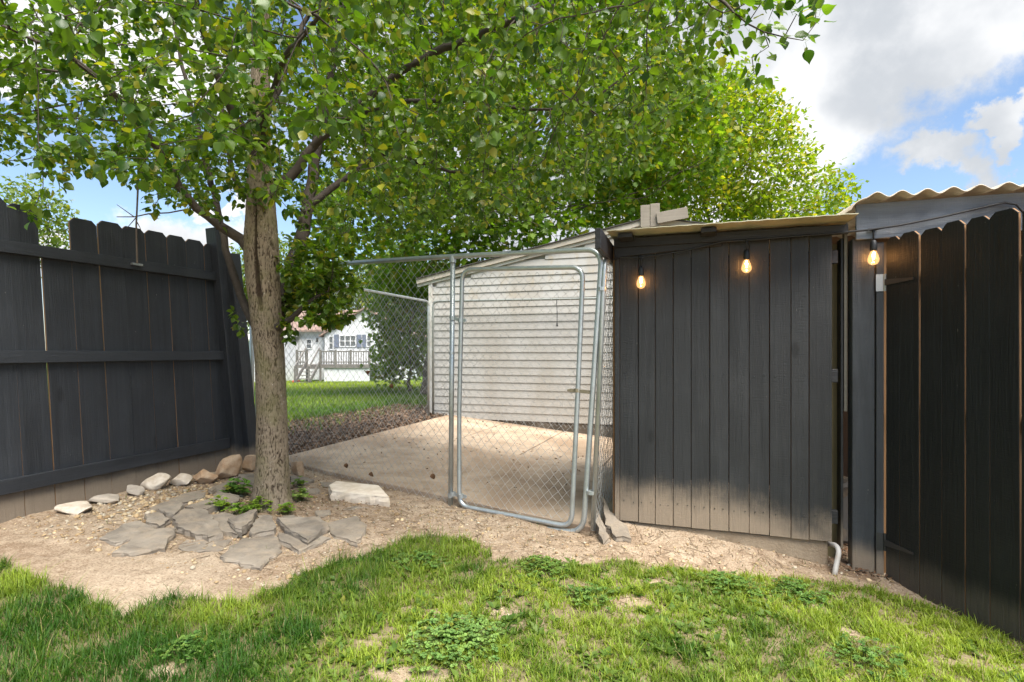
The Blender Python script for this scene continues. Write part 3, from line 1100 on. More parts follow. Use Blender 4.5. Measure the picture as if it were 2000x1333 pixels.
def wheel():
    c = np.array([XR + 0.225, 4.72, 0.0])
    z0 = float(gfull(c[0], c[1]))
    R = 0.25
    g = empty("mower_wheel", (c[0], c[1], z0), "dark ribbed tyre standing in the gap between shed and grey post", "wheel")
    k = 40

    def ring(prof, name, mat, ribs=False):
        vs, fs = [], []
        for j in range(k):
            a = 2 * math.pi * j / k
            for r, x in prof:
                rr = r + (0.008 if ribs and j % 2 and r > R * 0.75 else 0)
                vs.append((c[0] + x, c[1] + rr * math.cos(a), z0 + R + 0.006 + rr * math.sin(a)))
        n = len(prof)
        for j in range(k):
            for i in range(n):
                i2 = (i + 1) % n
                j2 = (j + 1) % k
                fs.append((j * n + i, j * n + i2, j2 * n + i2, j2 * n + i))
        mb = MB()
        mb.add(vs, fs)
        o = mb.build(name, mat, g, fix=True)
        return o
    ring([(R * .55, -.06), (R * .85, -.085), (R - .012, -.07), (R - .008, 0), (R - .012, .07), (R * .85, .085), (R * .55, .06)], "tyre", M['tyre'], True)
    ring([(0.02, -.05), (R * .56, -.058), (R * .56, .058), (0.02, .05)], "rim", M['steel_black'])
    g.rotation_euler = (0, 0, math.radians(-62))


wheel()


def conduit():
    pts = [ground(1628, 1124) + np.array([0, 0, -0.03])]
    y = SY - 0.05
    for px, py, yy in ((1634, 1100, y - 0.06), (1639, 1078, y - 0.02), (1634, 1066, y + 0.02), (1622, 1063, y + 0.10), (1612, 1060, y + 0.22)):
        pts.append(on_y(px, py, yy))
    pts = rounded(pts, 0.05, 4)
    o = MB().tube(pts, 0.0165, 10).build("conduit_pipe", M['conduit'], None, smooth=True)
    tag(o, "grey bent conduit pipe entering the soil at the shed's right corner", "pipe")


conduit()


# ------------------------------------------------------------------ string lights
def string_lights():
    y = SY - 0.075
    P = lambda px, py, yy=y: on_y(px, py, yy)
    root = empty("string_light", tuple(P(1458, 475)), "black cord of warm filament bulbs strung across shed and lean-to", "string lights")
    cord = [P(1196, 508, SY - 0.072), P(1212, 503), P(1252, 504), P(1290, 498), P(1340, 490), P(1385, 479), P(1412, 472), P(1458, 470), P(1540, 463), P(1620, 457), P(1700, 449, y - 0.01),
            P(1760, 440, y - 0.02), P(1840, 424, y - 0.02), P(1900, 410, y - 0.02), P(1962, 396, y - 0.02), P(1985, 400, y - 0.02), P(2003, 420, y - 0.02), P(2060, 430, y - 0.02), P(2160, 415, y - 0.02)]
    MB().tube(cord, 0.007, 7).build("cord", M['rubber'], root, smooth=True)
    for px, py, s in ((1252, 504, 1.0), (1458, 470, 1.0), (1706, 449, 1.05)):
        q = P(px, py)
        drop = 0.078 * s
        MB().tube([q + np.array([0.03, 0, 0.004]), q, q + np.array([-0.03, 0, 0.004])], [0.006, 0.010, 0.006], 8).tube([q, q - np.array([0, 0, 0.02]), q - np.array([0, 0, drop])], [0.013, 0.0048, 0.0042], 8).build("drop_cord", M['rubber'], root, smooth=True)
        zs = q - np.array([0, 0, drop])
        MB().lathe(zs, [(0.007, 0.016), (0.014, 0.010), (0.019, 0.0), (0.0205, -0.025), (0.0205, -0.05), (0.018, -0.056)], 16).build("socket", M['rubber'], root, smooth=True)
        zb = zs - np.array([0, 0, 0.055])
        b = MB().lathe(zb, [(0.015, 0.0), (0.019, -0.012), (0.028, -0.034), (0.0325, -0.054), (0.031, -0.070), (0.022, -0.084), (0.008, -0.091)], 18).build("bulb", M['bulb'], root, smooth=True)
        mb = MB()
        for dx in (-0.005, 0.0, 0.005):
            mb.tube([zb + np.array([dx * .5, 0, -0.010]), zb + np.array([dx * 1.3, 0.003, -0.030]), zb + np.array([dx * .8, -0.002, -0.052])], 0.0015, 5)
        mb.build("filament", M['filament'], b)
        ld = bpy.data.lights.new("bulb_light", 'POINT')
        ld.energy = 0.32
        ld.color = (1.0, 0.47, 0.16)
        ld.shadow_soft_size = 0.012
        lo = bpy.data.objects.new("bulb_light", ld)
        lo.location = zb + np.array([0, 0, -0.034])
        COL.objects.link(lo)


string_lights()

# ------------------------------------------------------------------ kennel of chain-link panels
P0 = np.array([-0.68, 3.99])
P1 = np.array([-4.40, 4.60])
FD = (P1 - P0) / np.linalg.norm(P1 - P0)


def onf(px, py, off=0.0):
    """photo pixel on the upright plane of the kennel front (off: metres towards the camera)"""
    nv = np.array([FD[1], -FD[0]])
    if nv[1] > 0:
        nv = -nv
    o = P0 + nv * off
    r = ray(px, py)
    m = np.array([[r[0], -FD[0]], [r[1], -FD[1]]])
    k = float(np.linalg.solve(m, o)[0])
    return CAM + r * k


def chain_mesh(name, c00, c10, c11, c01, parent, pitch=0.078, rise=0.084, r=0.0020, wob=0.004, mat='wire'):
    """woven diamond mesh stretched over the quad (bottom-left, bottom-right, top-right, top-left): each wire zigzags from top to bottom"""
    c00, c10, c11, c01 = [np.array(c, float) for c in (c00, c10, c11, c01)]
    Wd = 0.5 * (np.linalg.norm(c10 - c00) + np.linalg.norm(c11 - c01))
    Hd = 0.5 * (np.linalg.norm(c01 - c00) + np.linalg.norm(c11 - c10))
    nw = max(2, int(round(Wd / (pitch / 2))))
    nh = max(2, int(round(Hd / (rise / 2))))
    nrm = np.cross(c10 - c00, c01 - c00)
    nrm /= np.linalg.norm(nrm)
    rng = np.random.default_rng(nw * 31 + nh)
    mb = MB()
    V, Q = [], []
    k = 3
    wobx = rng.normal(0, wob / Wd, (nw + 2, nh + 1))
    for i in range(nw):
        j = np.arange(nh + 1)
        side = np.where(((j + i) % 2) == 0, 0.0, 1.0)
        s = (i + side) / nw
        node = i + side.astype(int)
        s = np.clip(s + wobx[node, j] + (0.03 / nw) * np.where(side > 0, 1, -1), 0, 1)
        tt = j / nh
        pts = (c00[None] * ((1 - s) * (1 - tt))[:, None] + c10[None] * (s * (1 - tt))[:, None] + c11[None] * (s * tt)[:, None] + c01[None] * ((1 - s) * tt)[:, None])
        pts = pts + nrm * (0.0022 * np.where(side > 0, 1, -1))[:, None]
        base = len(V)
        dv = np.gradient(pts, axis=0)
        dv /= np.linalg.norm(dv, axis=1)[:, None]
        u = np.cross(dv, nrm)
        u /= np.linalg.norm(u, axis=1)[:, None]
        for a in range(k):
            an = 2 * math.pi * a / k
            V.extend(pts + r * (u * math.cos(an) + nrm * math.sin(an)))
        m = nh + 1
        for a in range(k):
            a2 = (a + 1) % k
            for jj in range(nh):
                Q.append((base + a * m + jj, base + a2 * m + jj, base + a2 * m + jj + 1, base + a * m + jj + 1))
    me = np_mesh(name, np.array(V), quads=np.array(Q), smooth=True)
    o = link(name, me, M[mat], parent)
    tag(o, kind='stuff')
    return o


def clamp(c, r, parent, axis=(0, 0, 1), h=0.03, name="clamp", mat='metal', lug=None):
    c = np.array(c, float)
    a = np.array(axis, float)
    mb = MB().tube([c - a * h / 2, c + a * h / 2], r, 12)
    if lug is not None:
        l = np.array(lug, float)
        mb.bar(c, c + l, 0.012, 0.026)
        mb.tube([c + l * 0.95 - np.array([0, 0, .012]), c + l * 0.95 + np.array([0, 0, .012])], 0.009, 6)
    return mb.build(name, M[mat], parent, fix=True)


def kennel():
    PR = 0.0205
    # --- front: tall frame with rounded corner, mid post, mesh on the left
    base = onf(880, 985)
    f = empty("chain_link_fence", tuple(base), "tall galvanised chain-link front panel between tree and gate", "fence panel", "kennel panels")
    outer = [onf(497, 526), onf(690, 513), onf(885, 501), onf(1150, 488), onf(1174, 500), onf(1165, 650), onf(1155, 800), onf(1147, 960), onf(1140, 1038), onf(1060, 1034), onf(905, 1000)]
    path = rounded(outer[:5], 0.02, 3)
    path = rounded([onf(497, 526), onf(885, 501), onf(1176, 487), onf(1162, 700), onf(1139, 1042), onf(1040, 1031), onf(893, 1002)], 0.13, 7)
    MB().tube(path, PR, 12).build("frame_pipe", M['metal'], f, smooth=True)
    MB().tube([onf(884.5, 498), onf(880, 990)], PR, 12).build("post", M['metal'], f, smooth=True)
    clamp(onf(884.5, 507), 0.027, f, (FD[0] * 0 , 0, 1), 0.055, "post_cap")
    MB().tube([onf(493, 528), onf(491, 893)], 0.024, 12).build("post", M['metal'], f, smooth=True)
    chain_mesh("wire_mesh", onf(497, 893), onf(879, 983), onf(884, 505), onf(499, 528), f)
    clamp(onf(880.5, 968), 0.025, f, name="tension_band")
    clamp(onf(882.5, 690), 0.0235, f, h=0.02, name="tension_band")
    # --- gate
    g = empty("chain_link_gate", tuple(onf(1010, 1015)), "chain-link walk gate in a rounded pipe frame, closed", "gate")
    loop = [onf(897, 800), onf(903, 527), onf(1139, 522), onf(1128, 780), onf(1116, 1030), onf(897, 988)]
    path = rounded(loop + loop[:1], 0.10, 6)
    MB().tube(path[:-1], 0.0185, 12, closed=True).build("frame_pipe", M['metal'], g, smooth=True)
    chain_mesh("wire_mesh", onf(900, 984), onf(1115, 1018), onf(1136, 531), onf(905, 534), g)
    fd3 = np.array([FD[0], FD[1], 0])
    for py in (622, 965):
        a, b = onf(884, py), onf(900, py + 4)
        clamp(a, 0.026, g, h=0.032, name="hinge", lug=(b - a) * 0.9)
        clamp(b, 0.024, g, h=0.034, name="hinge", lug=-fd3 * 0.05)
    a, b = onf(1127, 763), onf(1160, 767)
    MB().tube([a - np.array([0, 0, .014]), a + np.array([0, 0, .014])], 0.0235, 12).bar(a + fd3 * 0.055, b, 0.020, 0.024).tube([a + fd3 * 0.05, a + fd3 * 0.075], 0.009, 8).build("latch", M['brass'], g, fix=True)
    # --- right side panel, seen almost edge-on
    r = empty("chain_link_fence", (-0.62, 6.2, 0.03), "bent chain-link panel squeezed between gate frame and shed", "fence panel", "kennel panels")
    q0 = onf(1158, 1036)
    q1 = onf(1181, 508)
    rear = np.array([-0.56, 8.70])
    zb, zt = 0.05, 2.2
    MB().tube(rounded([q0, q1 + np.array([0, 0, .01]), np.array([rear[0], rear[1], zt + .03]), np.array([rear[0], rear[1], 0.03])], 0.10, 6), 0.0185, 12).build("frame_pipe", M['metal'], r, smooth=True)
    chain_mesh("wire_mesh", q0 + np.array([0.01, 0.02, 0.03]), np.array([rear[0], rear[1], 0.06]), np.array([rear[0], rear[1], zt]), q1 + np.array([0.012, 0.02, -0.02]), r, wob=0.012)
    for py in (565, 962):
        c = onf(1175 - (py - 565) * 0.052, py)
        clamp(c, 0.034, r, h=0.026, name="tie_band", lug=np.array([0.02, 0.045, 0]))
    # --- left side panel
    l = empty("chain_link_fence", (-4.40, 6.6, 0.2), "chain-link panel running back from the fence post to the garage corner", "fence panel", "kennel panels")
    zt = 2.23
    a0, a1 = np.array([-4.44, 4.72]), np.array([-4.34, 8.55])
    MB().tube(rounded([(a0[0], a0[1], 0.10), (a0[0], a0[1], zt), (a1[0], a1[1], zt), (a1[0], a1[1], 0.2)], 0.10, 6), 0.0205, 12).build("frame_pipe", M['metal'], l, smooth=True)
    chain_mesh("wire_mesh", (a0[0], a0[1], 0.22), (a1[0], a1[1], 0.22), (a1[0], a1[1], zt), (a0[0], a0[1], zt), l, r=0.0013)
    # --- back panel in front of the siding
    b = empty("chain_link_fence", (-2.4, 8.78, 0.1), "chain-link panel standing against the garage siding", "fence panel", "kennel panels")
    Y = 8.74
    xl = float(on_y(846, 700, Y)[0])
    ztl, ztr = float(on_y(880, 588, Y)[2]), float(on_y(1180, 584, Y)[2])
    MB().tube(rounded([(xl, Y, 0.22), (xl, Y, ztl), (-0.62, Y, ztr), (-0.62, Y, 0.03)], 0.10, 6), 0.0205, 12).build("frame_pipe", M['metal_dirty'], b, smooth=True)
    chain_mesh("wire_mesh", (xl, Y, 0.25), (-0.62, Y, 0.05), (-0.62, Y, ztr), (xl, Y, ztl), b)
    # hook and cord hanging from the back rail
    h0 = on_y(1087, 588, Y - 0.03)
    h1 = on_y(1088, 632, Y - 0.03)
    o = MB().tube([h0 + np.array([0, .03, .02]), h0, 0.5 * (h0 + h1) + np.array([.006, 0, 0]), h1], 0.006, 6).tube([h1, h1 - np.array([0, 0, 0.05])], [0.012, 0.02], 8).build("hanging_cord", M['rubber'], None, fix=True)
    tag(o, "short dark cord hanging from the rear kennel rail against the siding", "cord")


kennel()


# ------------------------------------------------------------------ garage with clapboard gable end
def garage():
    Y = 8.95
    xl = float(on_y(838, 700, Y)[0])
    xpk, zpk, zev = -0.62, 3.42, 2.66
    xr = 2 * xpk - xl
    root = empty("garage", (xpk, Y + 2.5, 0.0), "grey-white clapboard garage with low gable behind the kennel", "garage")
    zb = 0.168
    # solid body
    mb = MB()
    prof = [(xl + .03, 0.0), (xr - .03, 0.0), (xr - .03, zev - .02), (xpk, zpk - .02), (xl + .03, zev - .02)]
    vs = [(x, Y + 0.03, z) for x, z in prof] + [(x, Y + 5.5, z) for x, z in prof]
    mb.add(vs, [(4, 3, 2, 1, 0), (5, 6, 7, 8, 9)] + [(i, (i + 1) % 5, 5 + (i + 1) % 5, 5 + i) for i in range(5)])
    mb.build("wall", M['siding'], root, fix=True)
    MB().box((xl + .01, Y - 0.0, -0.25), (xr, Y + 0.025, zb - 0.003)).build("foundation", M['found'], root)
    # clapboards, each lapping the one below
    c = 0.131
    k = 0
    z = zb
    while z < zpk - 0.05:
        z1 = z + c
        if z1 > zev - 0.02:
            f = (z1 - zev + 0.03) / (zpk - zev)
            a, b = xl + (xpk - xl) * f + 0.02, xr - (xr - xpk) * f - 0.02
        else:
            a, b = xl + 0.075, xr - 0.075
        if b - a > 0.2:
            mb = MB()
            vs = []
            for x in (a, b):
                vs += [(x, Y - 0.019, z), (x, Y - 0.019, z + 0.006), (x, Y - 0.004, z1 + 0.006), (x, Y + 0.004, z1 + 0.006), (x, Y + 0.004, z)]
            mb.add(vs, [(i, (i + 1) % 5, 5 + (i + 1) % 5, 5 + i) for i in range(5)] + [(4, 3, 2, 1, 0), (5, 6, 7, 8, 9)])
            mb.build("siding_board", M['siding'], root, fix=True)
        z = z1
    MB().box((xl, Y - 0.028, zb - 0.02), (xl + 0.074, Y + 0.03, zev - 0.02)).build("corner_trim", M['trim'], root, bevel=0.004)
    # rake boards and roof
    for s, xe in ((-1, xl - 0.22), (1, xr + 0.22)):
        sl = (zpk - zev) / (xpk - xl)
        ze = zpk - abs(xe - xpk) * sl
        p, q = (xpk, Y - 0.06, zpk + 0.01), (xe, Y - 0.06, ze + 0.01)
        MB().bar(p, q, 0.030, 0.085).build("rake_board", M['rake'], root, bevel=0.003)
        MB().bar((xpk, Y - 0.025, zpk - 0.06), (xe, Y - 0.025, ze - 0.06), 0.03, 0.05).build("rake_trim", M['trim'], root, bevel=0.003)
        mb = MB()
        vs = [(xpk, Y - 0.10, zpk + .058), (xe, Y - 0.10, ze + .058), (xe, Y + 5.6, ze + .058), (xpk, Y + 5.6, zpk + .058)]
        vs += [(x, y, z_ + 0.014) for x, y, z_ in vs]
        mb.add(vs, [(0, 1, 2, 3), (7, 6, 5, 4), (0, 4, 5, 1), (1, 5, 6, 2), (2, 6, 7, 3), (3, 7, 4, 0)])
        mb.build("roof", M['shingle'], root, fix=True)
    # loose boards nailed up at the peak
    a = on_y(1251, 438, Y - 0.12)
    for i, x in enumerate((a[0], a[0] + 0.150)):
        MB().box((x, Y - 0.12, zpk - 0.10), (x + 0.142, Y - 0.085, zpk + 0.25 + 0.012 * i)).build("upright_board", M['grey_wood'], root, bevel=0.003)
    b0 = on_y(1283, 447, Y - 0.14)
    MB().bar((b0[0], Y - 0.142, zpk + 0.02), (b0[0] + 0.46, Y - 0.142, zpk + 0.075), 0.03, 0.17).build("cross_board", M['grey_wood'], root, bevel=0.003)


garage()


# ------------------------------------------------------------------ house, deck and outbuildings beyond the lawn
def far_house():
    D = 30.0
    u = D / FPX                                  # metres for one photo pixel
    X = lambda px: (px - 650) * u
    Zp = lambda py: CAMZ + (HOR - py) * u
    O = CAM + FWD * D + RGT * ((650 - 1000) * u)
    O[2] = 0

    def W(x, y, z):                              # x across the view, y away from the camera
        p = O + RGT * x + FWD * y
        return (p[0], p[1], z)
    gnd = -0.25
    root = empty("white_house", W(X(700), 3, gnd), "white house with gable and brown roof beyond the lawn", "house")

    def wbox(mb, x0, x1, y0, y1, z0, z1):
        vs = [W(x, y, z) for z in (z0, z1) for x, y in ((x0, y0), (x1, y0), (x1, y1), (x0, y1))]
        return mb.add(vs, [(0, 3, 2, 1), (4, 5, 6, 7), (0, 1, 5, 4), (1, 2, 6, 5), (2, 3, 7, 6), (3, 0, 4, 7)])
    # gabled block
    x0, x1, zp, ze = X(634), X(796), Zp(604), Zp(654)
    xm = X(714)
    prof = [(x0, gnd), (x1, gnd), (x1, ze), (xm, zp), (x0, ze)]
    mb = MB()
    mb.add([W(x, 0, z) for x, z in prof] + [W(x, 8, z) for x, z in prof], [(4, 3, 2, 1, 0), (5, 6, 7, 8, 9)] + [(i, (i + 1) % 5, 5 + (i + 1) % 5, 5 + i) for i in range(5)])
    mb.build("wall", M['white'], root, fix=True)
    for xe in (x0 - .25, x1 + .25):
        sl = (zp - ze) / (xm - x0)
        zz = zp - abs(xe - xm) * sl
        mb = MB()
        vs = [W(xm, -.2, zp + .02), W(xe, -.2, zz + .02), W(xe, 8.2, zz + .02), W(xm, 8.2, zp + .02)]
        vs += [(a, b, c + .10) for a, b, c in vs]
        mb.add(vs, [(0, 1, 2, 3), (7, 6, 5, 4), (0, 4, 5, 1), (1, 5, 6, 2), (2, 6, 7, 3), (3, 7, 4, 0)])
        mb.build("roof", M['house_roof'], root, fix=True)
    # wing to the left with a brown roof slope facing us
    wx0, wx1, wy0, wy1 = X(556), X(634) - 0.002, 0.6, 6.5
    wz = Zp(646)
    wbox(MB(), wx0, wx1, wy0, wy1, gnd, wz).build("wing_wall", M['white'], root, fix=True)
    mb = MB()
    rz = Zp(600)
    vs = [W(wx0 - .3, wy0 - .35, wz - .05), W(X(700), wy0 - .35, wz - .05), W(X(700), 3.5, rz), W(wx0 - .3, 3.5, rz), W(X(700), wy1 + .3, wz), W(wx0 - .3, wy1 + .3, wz)]
    vs += [(a, b, c + .10) for a, b, c in vs]
    mb.add(vs, [(0, 1, 2, 3), (3, 2, 4, 5), (9, 8, 7, 6), (11, 10, 8, 9), (0, 6, 7, 1), (5, 4, 10, 11), (0, 3, 9, 6), (3, 5, 11, 9), (1, 7, 8, 2), (2, 8, 10, 4)])
    mb.build("wing_roof", M['house_roof'], root, fix=True)

    def window(px0, py0, px1, py1, y, cols=1, rows=2, name="window"):
        fx0, fx1, fz0, fz1 = X(px0), X(px1), Zp(py1), Zp(py0)
        fr = MB()
        t = 0.05
        wbox(fr, fx0, fx1, y - .05, y - .003, fz0, fz0 + t)
        wbox(fr, fx0, fx1, y - .05, y - .003, fz1 - t, fz1)
        for i in range(cols + 1):
            xx = fx0 + (fx1 - fx0 - t) * i / cols
            wbox(fr, xx, xx + t, y - .049, y - .004, fz0 + t, fz1 - t)
        zm = (fz0 + fz1) / 2
        wbox(fr, fx0 + t, fx1 - t, y - .045, y - .005, zm - .02, zm + .02)
        f = fr.build(name, M['white'], root)
        wbox(MB(), fx0 + .02, fx1 - .02, y - .02, y - .006, fz0 + .02, fz1 - .02).build("pane", M['pane'], f)
    window(663, 655, 696, 678, 0.0, 3)
    window(642, 657, 652, 684, 0.0, 1)
    window(716, 655, 726, 678, 0.0, 1)
    for a, b in ((653, 662), (697, 706), (708, 715)):
        wbox(MB(), X(a), X(b), -.05, -.004, Zp(679), Zp(654)).build("shutter", M['shutter'], root)
    # back door with a glazed storm door
    wbox(MB(), X(625), X(633.5), 0.53, 0.598, Zp(710), Zp(661)).build("door", M['white'], root)
    d = [o for o in root.children if o.name.startswith("door")][0]
    wbox(MB(), X(626.5), X(632.2), 0.515, 0.528, Zp(684), Zp(664)).build("pane", M['pane'], d)
    window(590, 662, 602, 682, 0.6, 1)
    wbox(MB(), X(611), X(614), 0.5, 0.59, Zp(668), Zp(660)).build("wall_lamp", M['steel_black'], root)
    # deck
    dk = empty("wooden_deck", W(X(690), -1.5, gnd), "weathered grey deck with railing and steps on the white house", "deck")
    dx0, dx1, dy0, dz = X(613), X(745), -2.6, Zp(711)
    wbox(MB(), dx0, dx1, dy0, -0.06, dz - .16, dz).build("floor", M['deck'], dk)
    wbox(MB(), X(664), dx1, dy0 + .06, dy0 + .10, gnd, dz - .165).build("skirt", M['white'], dk)
    for px in (614, 632, 656, 683, 710, 744):
        wbox(MB(), X(px), X(px) + .10, dy0 + .01, dy0 + .055, gnd if px < 660 else dz + 0.001, Zp(684)).build("post", M['deck'], dk)
    for z in (Zp(687), Zp(706)):
        wbox(MB(), X(614), X(633), dy0 + .062, dy0 + .10, z - .03, z + .03).build("rail", M['deck'], dk)
        wbox(MB(), X(656), dx1, dy0 + .062, dy0 + .10, z - .03, z + .03).build("rail", M['deck'], dk)
    mb = MB()
    for a, b in ((616, 632), (658, 744)):
        xx = X(a)
        while xx < X(b):
            wbox(mb, xx, xx + .035, dy0 + .102, dy0 + .13, dz + .02, Zp(686))
            xx += 0.125
    tag(mb.build("balusters", M['deck'], dk), kind='stuff')
    n = 5
    for i in range(n):
        z = dz - (dz - gnd) * (i + 1) / (n + 1)
        wbox(MB(), X(633), X(656), dy0 - .27 * (i + 1), dy0 - .27 * i - .03, z - .04, z).build("step", M['deck'], dk)
    for px in (632, 656):
        mb = MB()
        a0, a1 = X(px), X(px) + .05
        vs = [W(a, y, z) for a in (a0, a1) for y, z in ((dy0 - .0, dz), (dy0 - 1.5, gnd), (dy0 - 1.5, gnd + .2), (dy0 - .0, dz + .22))]
        mb.add(vs, [(0, 1, 2, 3), (7, 6, 5, 4), (0, 4, 5, 1), (1, 5, 6, 2), (2, 6, 7, 3), (3, 7, 4, 0)])
        mb.build("stringer", M['deck'], dk, fix=True)
        mb = MB()
        vs = [W(a, y, z) for a in (a0, a1) for y, z in ((dy0 - .06, dz + .78), (dy0 - 1.45, gnd + .86), (dy0 - 1.45, gnd + .93), (dy0 - .06, dz + .87))]
        mb.add(vs, [(0, 1, 2, 3), (7, 6, 5, 4), (0, 4, 5, 1), (1, 5, 6, 2), (2, 6, 7, 3), (3, 7, 4, 0)])
        mb.build("hand_rail", M['deck'], dk, fix=True)
        wbox(MB(), a0, a1, dy0 - 1.5, dy0 - 1.4, gnd, gnd + .93).build("newel", M['deck'], dk)
    tb = MB()
    wbox(tb, X(621), X(631), -3.6, -3.2, gnd, gnd + .22)
    vsn = tb.build("storage_tub", M['red'], None, bevel=0.04)
    tag(vsn, "small red tub on the grass beside the deck steps", "tub")
    # white outbuilding nearer on the left of the house
    ob = empty("white_outbuilding", W(X(525), -2, gnd), "low white outbuilding left of the house, partly behind the trunk", "shed")
    wbox(MB(), X(440), X(575), -3.0, 0.5, gnd, Zp(668)).build("wall", M['white'], ob, fix=True)
    mb = MB()
    vs = [W(X(436), -3.3, Zp(668) + .002), W(X(579), -3.3, Zp(668) + .002), W(X(579), .8, Zp(655)), W(X(436), .8, Zp(655))]
    vs += [(a, b, c + .1) for a, b, c in vs]
    mb.add(vs, [(0, 1, 2, 3), (7, 6, 5, 4), (0, 4, 5, 1), (1, 5, 6, 2), (2, 6, 7, 3), (3, 7, 4, 0)])
    mb.build("roof", M['trim'], ob, fix=True)
    wbox(MB(), X(560), X(571), -3.05, -3.003, gnd + .05, Zp(676)).build("door", M['shutter'], ob)
    for px in (470, 500, 530):
        wbox(MB(), X(px), X(px + 1.5), -3.03, -3.004, gnd + .02, Zp(669)).build("batten", M['trim'], ob)


far_house()


# ------------------------------------------------------------------ stones
def flagstone(pix, thick, lift, label, name="flagstone", mat='slate', cat="flagstone", group="flagstones around the tree", tilt=(0, 0), S=(2.5, 0, 860), rough=0.008, seed=0, detail=3):
    """outline read off the photo (zoomed crop: scale, x offset, y offset), laid on the ground there, real thickness"""
    rng = np.random.default_rng(seed + 100)
    P = [ground(S[1] + x / S[0], S[2] + y / S[0]) for x, y in pix]
    c = np.mean(P, axis=0)
    out = []
    n = len(P)
    for i in range(n):
        a, b = P[i], P[(i + 1) % n]
        L = np.linalg.norm(b[:2] - a[:2])
        m = max(1, min(6, int(L / 0.04)))
        for j in range(m):
            q = a + (b - a) * j / m
            q = q[:2] + rng.normal(0, rough if j else rough * .4, 2)
            out.append(q)
    ar = sum(out[i][0] * out[(i + 1) % len(out)][1] - out[(i + 1) % len(out)][0] * out[i][1] for i in range(len(out)))
    if ar < 0:
        out = out[::-1]
    zc = float(gz(c[0], c[1]))
    out = np.array(out)
    k = len(out)
    cc = out.mean(0)
    slope = np.array([-0.06 + tilt[0], tilt[1]])
    zb = lambda p: zc + lift + (p - cc) @ slope
    mb = MB()
    vs, fs = [], []
    # three courses of split edge, slightly uneven, then a gently dished top
    prof = [(1.0, -0.03), (1.0 + rng.uniform(-.015, .03), thick * .3), (1.0 + rng.uniform(-.03, .01), thick * .72), (0.985, thick), (0.93, thick + .003)]
    for s, h in prof:
        jit = rng.normal(0, 0.0035, (k, 2))
        for i in range(k):
            p = cc + (out[i] - cc) * s + jit[i] * (0.4 if h >= thick else 1)
            vs.append((p[0], p[1], zb(p) + h))
    for L in range(len(prof) - 1):
        for i in range(k):
            i2 = (i + 1) % k
            fs.append((L * k + i, L * k + i2, (L + 1) * k + i2, (L + 1) * k + i))
    base = (len(prof) - 1) * k
    ring = [base + i for i in range(k)]
    for s in (0.6, 0.25):
        new = []
        for i in range(k):
            p = cc + (out[i] - cc) * s
            new.append(len(vs))
            vs.append((p[0], p[1], zb(p) + thick + .003 + (float(fbm(p[0] * 14, p[1] * 14, 0, seed, 2)) - .5) * .012))
        for i in range(k):
            i2 = (i + 1) % k
            fs.append((ring[i], ring[i2], new[i2], new[i]))
        ring = new
    fs.append(tuple(ring))
    fs.append(tuple(range(k - 1, -1, -1)))
    mb.add(vs, fs)
    loc = (cc[0], cc[1], zc + lift)
    o = mb.build(name, M[mat], None, loc=loc)
    tag(o, label, cat, group)
    return o


def rock(pix, height, label, mat, seed, S=(2.5, 0, 860), name="rock", tilt=0.0, group="rocks along the left fence"):
    """rounded field stone: footprint width from the outline's lowest points, height given"""
    rng = np.random.default_rng(seed)
    xs = [p[0] for p in pix]
    ys = [p[1] for p in pix]
    l, r, b = min(xs), max(xs), max(ys)
    g0, g1 = ground(S[1] + l / S[0], S[2] + b / S[0]), ground(S[1] + r / S[0], S[2] + b / S[0])
    c = (g0 + g1) / 2 + np.append(FWD[:2] * 0.07, 0)
    wd = np.linalg.norm(g1[:2] - g0[:2]) / 2
    bm = bmesh.new()
    bmesh.ops.create_icosphere(bm, subdivisions=4, radius=1.0)
    ax = np.array([RGT[0], RGT[1]])
    planes = [(rng.normal(0, 1, 3), rng.uniform(0.48, 0.82)) for _ in range(17)]
    planes = [(n / np.linalg.norm(n), d) for n, d in planes]
    for v in bm.verts:
        p = np.array(v.co)
        for n, d in planes:                      # flat facets worn round
            e = p @ n - d
            if e > 0:
                p = p - n * e * 0.97
        p = p * 1.22 * (1 + 0.16 * (float(fbm(p[0] * 2.2 + seed, p[1] * 2.2, p[2] * 2.2, seed, 4)) - .5))
        q = np.array([p[0] * wd, p[1] * min(wd * .75, 0.11 + height * .4), p[2] * height * .60])
        ct, st_ = math.cos(tilt), math.sin(tilt)
        q[0], q[2] = q[0] * ct - q[2] * st_, q[0] * st_ + q[2] * ct
        v.co = (q[0] * RGT[0] + q[1] * FWD[0], q[0] * RGT[1] + q[1] * FWD[1], q[2] + height * .42)
    me = bpy.data.meshes.new(name)
    bm.to_mesh(me)
    bm.free()
    me.polygons.foreach_set('use_smooth', [True] * len(me.polygons))
    o = link(name, me, M[mat], None, (c[0], c[1], float(gfull(c[0], c[1]))))
    tag(o, label, "rock", group)


